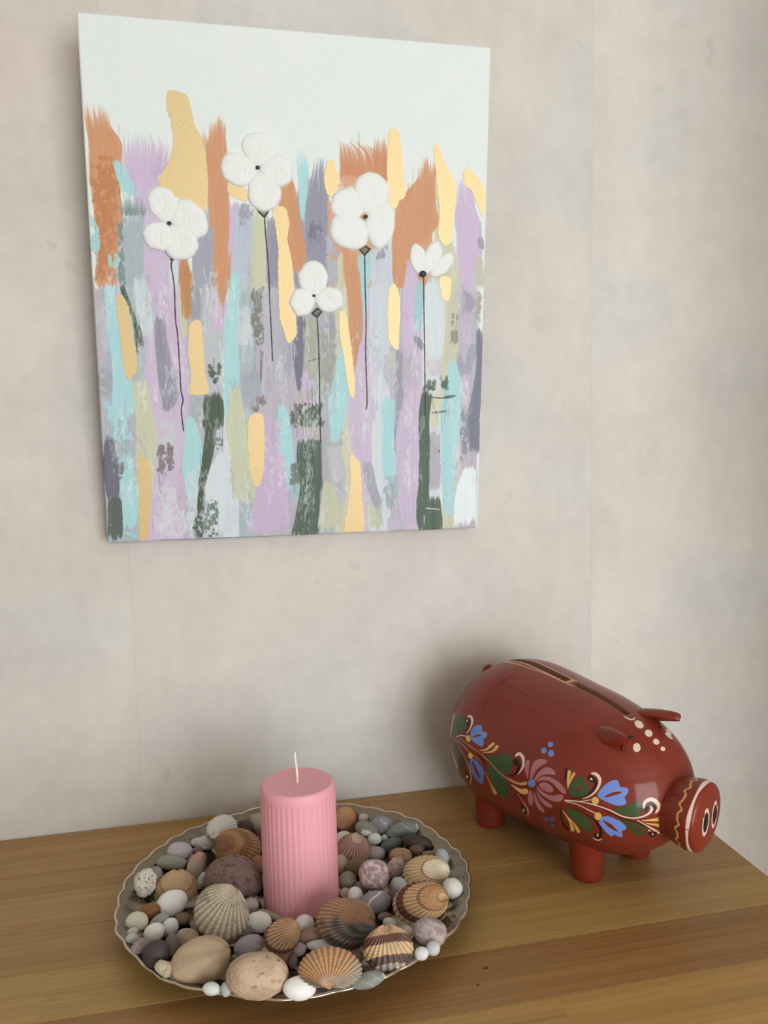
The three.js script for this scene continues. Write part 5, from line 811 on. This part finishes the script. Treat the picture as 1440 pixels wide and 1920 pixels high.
 { name: 'pebble', cat: 'pebble', label: 'blue grey stone flecked with white at the back rim', at: [98.7, 19.4, -88.2], r: [11.5, 9.3, 7.5], q: [-0.215, -0.125, -0.137, 0.959], pat: 'fleck', c: ['#85848a', '#bdbabb'], amp: 0.06 },
 { name: 'stone', cat: 'stone', label: 'large slate grey stone with thin white veins at the back right', at: [115.6, 19.7, -71.3], r: [16.2, 8.1, 6.5], q: [-0.242, -0.084, 0.080, 0.963], pat: 'veins', c: ['#747a7a', '#b4b7b4'], amp: 0.06 },
 { name: 'pebble', cat: 'pebble', label: 'dark grey green elongated pebble below the slate grey stone', at: [101.8, 10.5, -63.0], r: [12.3, 6.4, 5.1], q: [-0.253, -0.059, 0.147, 0.954], pat: 'plain', c: ['#646a63', '#555b55'], amp: 0.05 },
 { name: 'pebble', cat: 'pebble', label: 'white pebble above the round grey pebble, back right of the candle', at: [86.7, 14.4, -71.5], r: [7.0, 5.9, 5.3], q: [-0.234, -0.097, -0.036, 0.967], pat: 'plain', c: ['#d4d6d1', '#c4c6c1'], amp: 0.04 },
 { name: 'pebble', cat: 'pebble', label: 'tiny white pebble next to the dark grey green pebble', at: [98.8, 10.7, -76.8], r: [4.6, 4.1, 3.7], q: [-0.218, -0.132, -0.163, 0.953], pat: 'plain', c: ['#ccd0cb', '#bcc0bb'], amp: 0.05 },
 { name: 'stone', cat: 'stone', label: 'large dark brown black stone at the back right rim', at: [124.0, 19.5, -43.6], r: [15.2, 7.4, 5.9], q: [-0.227, -0.138, -0.107, 0.958], pat: 'plain', c: ['#41322d', '#332724'], amp: 0.05 },
 { name: 'pebble', cat: 'pebble', label: 'brown stone in front of the dark brown black stone', at: [120.8, 17.5, -33.4], r: [7.8, 5.4, 4.9], q: [-0.239, -0.121, -0.040, 0.963], pat: 'plain', c: ['#6b5145', '#5a443a'], amp: 0.06 },
 { name: 'pebble', cat: 'pebble', label: 'tan stone peeking out behind the cream cockle', at: [131.3, 15.5, -25.0], r: [7.7, 4.1, 3.7], q: [-0.242, -0.128, -0.041, 0.961], pat: 'plain', c: ['#8f7a60', '#7c6a54'], amp: 0.06 },
 { name: 'pebble', cat: 'pebble', label: 'pale grey blue stone behind the cream cockle at right', at: [138.6, 20.9, -7.6], r: [6.6, 8.1, 5.3], q: [-0.258, -0.103, 0.083, 0.957], pat: 'plain', c: ['#a5aba9', '#949a98'], amp: 0.05 },
 { name: 'pebble', cat: 'pebble', label: 'white egg shaped pebble nearest the right rim', at: [131.3, 23.2, 49.4], r: [9.1, 8.9, 8.0], q: [-0.229, -0.183, -0.211, 0.933], pat: 'plain', c: ['#d6d7cf', '#c6c7c0'], amp: 0.04 },
];
const SHELLS = [
 { name: 'cockle_shell', label: 'white ribbed cockle shell at the back left rim of the tray', at: [-64.4, 25.0, -107.7], r: [15.7, 17.2, 11.7], q: [-0.172, 0.395, 0.829, 0.357], scheme: 'white', ribs: 22 },
 { name: 'clam_shell', label: 'striped brown and tan clam shell left of the candle, behind the reddish stone', at: [-51.6, 17.8, -77.6], r: [23.1, 24.5, 17.3], q: [-0.348, 0.346, 0.622, 0.610], scheme: 'brownclam', ribs: 30 },
 { name: 'cockle_shell', label: 'tan cockle shell with a knobbed hinge above the big white left pebble', at: [-106.6, 14.2, -29.3], r: [19.7, 15.8, 11.8], q: [-0.445, 0.001, -0.032, 0.895], scheme: 'tan', ribs: 30 },
 { name: 'cockle_shell', label: 'large pale beige cockle shell with deep ribs at the left front', at: [-66.8, 26.8, 39.6], r: [25.1, 22.0, 14.8], q: [-0.380, -0.135, -0.306, 0.863], scheme: 'beige', ribs: 22 },
 { name: 'cockle_shell', label: 'small brown cockle shell in front of the candle', at: [-19.5, 21.1, 77.7], r: [13.8, 16.1, 11.3], q: [-0.305, -0.281, -0.572, 0.707], scheme: 'brown', ribs: 20 },
 { name: 'cockle_shell', label: 'large brown cockle shell with a grey lower half, front right of the candle', at: [33.9, 23.1, 78.0], r: [20.8, 26.3, 15.6], q: [-0.202, -0.364, -0.727, 0.546], scheme: 'browngrey', ribs: 30 },
 { name: 'cockle_shell', label: 'tan cockle shell fanning upward at the front rim', at: [6.7, 40.2, 157.7], r: [23.8, 15.0, 10.1], q: [-0.077, 0.355, 0.929, 0.064], scheme: 'frontfan', ribs: 26 },
 { name: 'cockle_shell', label: 'cockle shell with broad dark brown and yellow bands near the right front', at: [55.7, 31.0, 128.7], r: [20.4, 17.0, 12.7], q: [-0.399, -0.073, 0.008, 0.914], scheme: 'banded', ribs: 20 },
 { name: 'cockle_shell', label: 'large brown cockle shell with beaded ribs near the right rim', at: [101.2, 21.5, 63.8], r: [20.1, 25.5, 15.1], q: [-0.245, -0.395, -0.658, 0.592], scheme: 'beaded', ribs: 24 },
 { name: 'cockle_shell', label: 'cream and tan cockle shell above the beaded brown cockle', at: [119.8, 18.9, 13.1], r: [17.0, 23.0, 12.7], q: [-0.215, -0.404, -0.692, 0.558], scheme: 'cream', ribs: 24 },
 { name: 'cockle_shell', label: 'smallest tan cockle shell behind the pale pink pointed stone', at: [104.2, 14.2, -30.5], r: [9.0, 12.3, 6.8], q: [-0.202, -0.402, -0.719, 0.530], scheme: 'brown', ribs: 20 },
 { name: 'cockle_shell', label: 'pinkish brown fan shell beside the candle on its right', at: [61.7, 15.1, -54.2], r: [17.4, 16.9, 10.1], q: [-0.359, -0.159, -0.234, 0.890], scheme: 'pinkfan', ribs: 20 },
 { name: 'cockle_shell', label: 'orange brown cockle shell at the back right of the candle', at: [64.9, 14.1, -118.8], r: [15.5, 12.6, 10.4], q: [-0.450, 0.190, 0.416, 0.767], scheme: 'orange', ribs: 20 },
 { name: 'cockle_shell', label: 'pale striped shell just behind the candle at the back rim', at: [-25.4, 16.3, -139.6], r: [8.8, 7.1, 4.8], q: [-0.401, -0.153, -0.288, 0.856], scheme: 'pale', ribs: 16 },
 { name: 'cockle_shell', label: 'small reddish tan shell left of the candle beside the reddish stone', at: [-30.2, 10.6, -57.4], r: [10.2, 8.5, 5.8], q: [-0.374, -0.236, -0.450, 0.776], scheme: 'orange', ribs: 18 },
 { name: 'clam_shell', label: 'large smooth tan clam shell at the front left rim', at: [-82.5, 29.0, 105.1], r: [17.8, 24.2, 10.7], q: [-0.314, -0.275, -0.612, 0.672], scheme: 'smooth', ribs: 0 },
 { name: 'cockle_shell', label: 'small white triangular shell piece right of the candle', at: [57.1, 9.0, -89.0], r: [8.8, 9.1, 4.0], q: [-0.231, 0.374, 0.815, 0.377], scheme: 'white', ribs: 12 },
];
const FILLERS = [                                              // place (mm), radius, width ratio, turn, label
 [32.3, 8.8, 102.6, 8.5, 0.81, 0.60, 'small brown stone between large brown cockle shell and oval white pebble'],
 [-101.0, 8.0, 10.9, 7.2, 0.99, 1.16, 'small brown stone between largest white egg and smaller round white pebble'],
 [-29.4, 7.8, -28.1, 7.0, 0.89, 0.68, 'small brown stone between large rough reddish brown stone and small reddish tan shell'],
 [-87.2, 8.2, 30.7, 7.6, 0.97, 1.22, 'small brown stone between flat sand coloured stone and large pale beige cockle shell'],
];
const icoCache = new Map();
function ico(d) { if (!icoCache.has(d)) { const g = new THREE.IcosahedronGeometry(1, d); g.deleteAttribute('uv'); g.deleteAttribute('normal'); icoCache.set(d, mergeVertices(g, 1e-5)); } return icoCache.get(d).clone(); }
const pebbleM = std({ vertexColors: true, roughness: 0.55 }), roughM = std({ vertexColors: true, roughness: 0.8 }), shellM = std({ vertexColors: true, roughness: 0.5, side: THREE.DoubleSide });
PEBBLES.forEach((d, k) => {
  const big = Math.max(d.r[0], d.r[1]), g = ico(d.pat === 'coral' || d.pat.startsWith('pitted') ? 40 : big > 12 ? 26 : 16), p = g.attributes.position, c = new Float32Array(p.count * 3);
  const A = col(d.c[0]).multiplyScalar(1.14), B = col(d.c[1]).multiplyScalar(1.14), t = new THREE.Color(), sx = k * 3.17;
  for (let i = 0; i < p.count; i++) {
    let x = p.getX(i), y = p.getY(i), z = p.getZ(i);
    const n = fbm(x * 0.9 + sx, y * 0.9, z * 0.9, 2), f = fbm(x * 4 + sx, y * 4, z * 4, 3), ff = noise(x * 13 + sx, y * 13, z * 13);
    let s = 1 + d.amp * 2.2 * n + 0.012 * f, m = 0.5 + f * 0.9;
    if (d.pat === 'worn') { s += 0.12 * Math.sin(x * 5 + n * 6) * d.amp * 6; }
    if (d.pat === 'coral') { s += 0.16 * fbm(x * 3 + sx, y * 3, z * 3, 3) + 0.07 * ff - 0.16 * smooth(noise(x * 5 + sx, y * 5, z * 5), 0.3, 0.5); m = smooth(noise(x * 5 + sx, y * 5, z * 5), 0.25, 0.5) + 0.25 * ff; }
    if (d.pat === 'pitted') { s += 0.03 * f - 0.05 * smooth(noise(x * 6 + sx, y * 6, z * 6), 0.3, 0.5) + 0.012 * ff; m = 0.3 + 1.1 * smooth(fbm(x * 4 + sx, y * 4, z * 4, 4), 0.06, 0.3) + 0.25 * ff; }
    if (d.pat === 'pittedtan') { const h = smooth(noise(x * 3.7 + sx, y * 3.7, z * 3.7) + 0.15 * ff, 0.4, 0.56); s += 0.03 * f + 0.008 * ff - 0.03 * h; m = h * 0.75 + 0.35 * f + 0.18 * ff - 0.5 * smooth(noise(x * 1.7 + sx + 4, y * 1.7 + 0.4, z * 1.7), 0.1, 0.45); }
    if (d.pat === 'twotone') m = smooth(y - 0.2 * x + 0.4 * f, 0.1, 0.5);
    if (d.pat === 'marble') m = 0.75 * smooth(Math.abs(fbm(x * 1.5 + sx, y * 1.5, z * 1.5, 4)), 0.14, 0.01) + 0.5 * f + smooth(fbm(x * 1.1 + sx, y * 1.1, z * 1.1 + 4, 2), 0.1, 0.35) * 0.6;
    if (d.pat === 'speck') m = smooth(ff + f, 0.1, 0.5);
    if (d.pat === 'speckdark') m = smooth(noise(x * 3.2 + sx, y * 3.2, z * 3.2), 0.3, 0.45);
    if (d.pat === 'veins') m = smooth(Math.abs(Math.sin((x * 1.0 + y * 0.55 + 0.5 * n) * 4.2 + k)), 0.16, 0.05) * (0.6 + 0.6 * f) + smooth(x, 0.86, 0.93) * (k % 2);
    if (d.pat === 'vein1') m = smooth(Math.abs(x * 0.85 - y * 0.75 + 0.12 + 0.25 * z + 0.3 * n), 0.1, 0.05);
    if (d.pat === 'patch') m = smooth(Math.hypot(x - 0.05, y + 0.45, z - 0.8) + 0.4 * f, 0.45, 0.33);
    if (d.pat === 'fleck') m = smooth(fbm(x * 3.4 + sx, y * 2.2, z * 3.4, 3), 0.14, 0.22);
    t.copy(A).lerp(B, clamp(m, -0.35, 1)); const l = 1 + 0.06 * f + 0.03 * ff; c[i * 3] = clamp(t.r * l, 0.01, 0.93); c[i * 3 + 1] = clamp(t.g * l, 0.01, 0.93); c[i * 3 + 2] = clamp(t.b * l, 0.01, 0.93);
    p.setXYZ(i, x * s * d.r[0] / 1000, y * s * d.r[1] / 1000, z * s * d.r[2] / 1000);
  }
  g.setAttribute('color', new THREE.BufferAttribute(c, 3)); g.computeVertexNormals();
  const m = mesh(d.name, g, d.pat === 'coral' || d.pat.startsWith('pitted') ? roughM : pebbleM);
  m.position.set(TRAY[0] + d.at[0] / 1000, TOP + d.at[1] / 1000, TRAY[2] + d.at[2] / 1000); m.quaternion.set(...d.q);
  tag(m, d.label, d.cat);
});
const mix = (a, b, t) => '#' + col(a).lerp(col(b), clamp(t, 0, 1)).getHexString();
FILLERS.forEach(([x, y, z, r, k, a, label], i) => {                    // small stones on the tray floor, seen through the gaps
  const g = ico(10), p = g.attributes.position, c = new Float32Array(p.count * 3), A = col(['#7d6a5e', '#75665c', '#85746a', '#6e5f55'][i % 4]);
  for (let j = 0; j < p.count; j++) {
    const X = p.getX(j), Y = p.getY(j), Z = p.getZ(j), s = 1 + 0.14 * fbm(X + i * 4.1, Y, Z, 2), l = 1 + 0.25 * fbm(X * 4 + i, Y * 4, Z * 4, 3);
    p.setXYZ(j, X * s * r / 1000, Y * s * r * 0.62 / 1000, Z * s * r * k / 1000); c[j * 3] = A.r * l; c[j * 3 + 1] = A.g * l; c[j * 3 + 2] = A.b * l;
  }
  g.setAttribute('color', new THREE.BufferAttribute(c, 3)); g.computeVertexNormals();
  const m = mesh('pebble', g, pebbleM); m.position.set(TRAY[0] + x / 1000, TOP + y / 1000, TRAY[2] + z / 1000); m.rotation.y = a;
  tag(m, label, 'pebble', 'small brownish stones in the gaps on the tray floor');
});
const SCHEMES = {                                                // f: 0 at the hinge .. 1 at the margin, a: -1..1 across, rib: 0 groove .. 1 crest
  white: () => ['#dedcd5', '#c9c2b5', 0.5], brownclam: (f, a, n) => [f < 0.28 ? '#8a5a3c' : Math.sin(f * 16 + n * 2) > 0 ? '#c69a64' : '#a87847', '#8f6238', 0.45],
  tan: (f, a, n) => [f > 0.72 && f < 0.8 ? '#b07a4a' : '#d0ac7d', '#b48e63', 0.5], beige: (f, a, n) => [n > 0.25 ? '#a69a84' : '#cfbfa2', '#94866d', 0.75],
  brown: (f, a) => [f > 0.88 ? '#6e3c24' : '#d3a56f', '#9a6338', 0.85], browngrey: (f, a, n) => { const g = smooth(a + 0.5 * n, -0.05, 0.35), b = 0.5 + 0.5 * Math.sin(f * 26); return [mix(mix('#a5754a', '#be8f60', f), mix('#57504a', '#8b8378', b), g), mix('#946138', '#443e38', g), 0.6]; },
  frontfan: (f, a, n) => { const g = smooth(-a + 0.3 * n, 0.2, 0.6), h = smooth(a, 0.55, 0.85); return [mix(mix('#cf9d62', '#b3a58c', g), '#a08d70', h), mix(mix('#97633a', '#8f836f', g), '#6e5a40', h), 0.8]; },
  banded: (f, a, n) => [f < 0.26 ? '#c9a271' : f < 0.47 ? '#6e3f25' : f < 0.73 ? '#d6b27a' : f < 0.92 ? '#5e4435' : '#b8ab98', f < 0.26 ? '#a57c50' : f < 0.47 ? '#5a321e' : f < 0.73 ? '#ad8550' : '#4c372b', 0.55],
  beaded: (f, a, n) => [f < 0.16 ? '#cfa876' : f < 0.2 ? '#7d4a2a' : f < 0.5 ? '#c8945c' : f < 0.54 ? '#8a552f' : f < 0.8 ? '#d3ab75' : f < 0.93 ? '#6b3d24' : '#cdb48a', f > 0.8 && f < 0.93 ? '#532c19' : '#a97846', 0.7],
  cream: (f, a, n) => [f < 0.55 ? '#efe3c4' : f < 0.6 ? '#a9683f' : '#d9bb89', f < 0.55 ? '#cdbb95' : '#b68d5a', 0.7], pinkfan: (f) => [f < 0.3 ? '#c9ab93' : '#b98a6e', f < 0.3 ? '#a9866e' : '#7d5140', 0.8],
  orange: (f) => [f > 0.85 ? '#7d4728' : '#cc9057', '#9b6035', 0.7], pale: () => ['#cbb9a6', '#8f7a6c', 0.7],
  smooth: (f, a, n) => [mix('#bb9f7c', '#cdb18c', smooth(noise(a * 5, 3.3), 0.05, 0.4)), '#b0926d', 0.2],
};
SHELLS.forEach((d, k) => {
  const [rx, ry, rz] = d.r.map((v) => v / 1000), ribs = d.ribs, NU = 40, NV = Math.max(96, ribs * 8), fn = SCHEMES[d.scheme], deep = ribs ? 0.026 : 0.0;
  // f runs from the hinge to the margin, v across the fan; the outline is a rounded fan
  const shape = (inner) => gridGeometry(NU, NV, (f, v) => {
    const a = v * 2 - 1, ph = a * Math.PI * 0.86, ang = ph;                       // direction from the hinge
    const edge = 1 + 0.035 * Math.cos(ph * 2) + 0.02 * noise(a * 3, k * 4.4) + (ribs ? 0.016 * Math.cos(a * ribs * Math.PI) : 0);
    // margin point on a rounded outline, hinge at (0, 0.86)
    const mx = Math.sin(ang) * edge, my = -Math.cos(ang) * edge * (my0(ang)), hx = 0, hy = 0.84;
    const q = Math.pow(f, 0.9), x = lerp(hx, mx, q), y = lerp(hy, my, q);
    const rib = ribs ? Math.pow(0.5 + 0.5 * Math.cos(a * ribs * Math.PI), 0.8) : 0, grow = 0.006 * Math.sin(f * 46 + 2 * noise(a * 2, k));
    let z = Math.pow(Math.max(0, 1 - Math.pow(q, 2.1)), 0.62) * (0.62 + 0.38 * smooth(q, 0, 0.3)) * lerp(1, 0.9, a * a);
    z += (rib * deep * (2.2 + 0.5 * Math.sin(f * 74 + 3 * noise(a * 6, k))) * smooth(f, 0.06, 0.5) + grow * 1.2) * (1 - 0.4 * smooth(f, 0.9, 1)) + 0.012 * fbm(x * 3 + k, y * 3, 2);
    if (f < 0.12) z += (ribs ? 0.06 : 0.015) * (1 - f / 0.12) * Math.max(0, Math.cos(ph));
    const n = fbm(x * 2.2 + k * 5, y * 2.2, 1.5, 3), [c1, c2, w] = fn(d.scheme === 'banded' ? clamp((0.84 - y) / 1.72 + 0.1 * (1 - a * a) * 0 + 0.03 * n, 0, 1) : f, a, n), A = col(c1), B = col(c2);
    if (inner) { A.set('#d9cbb8'); } else {
      A.lerp(B, clamp((1 - rib) * w + n * 0.35 + 0.25 * noise(f * 30, a * ribs), 0, 1));
      const bead = ribs ? rib * rib * (0.5 + 0.5 * Math.sin(f * 74 + 3 * noise(a * 6, k))) : 0, grey = (A.r + A.g + A.b) / 3, wear = 0.16 + 0.3 * smooth(n, 0.05, 0.4);
      A.r = lerp(A.r, grey, wear) * (0.96 + 0.38 * bead); A.g = lerp(A.g, grey, wear) * (0.96 + 0.38 * bead); A.b = lerp(A.b, grey, wear) * (0.96 + 0.4 * bead);
    }
    const th = inner ? 0.05 : 0;
    return { p: [x * rx, y * ry, Math.max(0, z - th - (inner ? 0.02 : 0)) * rz + (inner ? 0 : 0.0004)], color: [A.r, A.g, A.b] };
  });
  function my0(t) { return Math.cos(t) > 0 ? 1 : 0.8; }
  const outer = shape(false), inside = shape(true); inside.index.array.reverse();
  const g = mergeGeometries([outer, inside]); g.computeVertexNormals();
  const m = mesh(d.name, g, shellM);
  m.position.set(TRAY[0] + d.at[0] / 1000, TOP + d.at[1] / 1000, TRAY[2] + d.at[2] / 1000); m.quaternion.set(...d.q);
  tag(m, d.label, 'shell');
});

renderer.render(scene, camera);
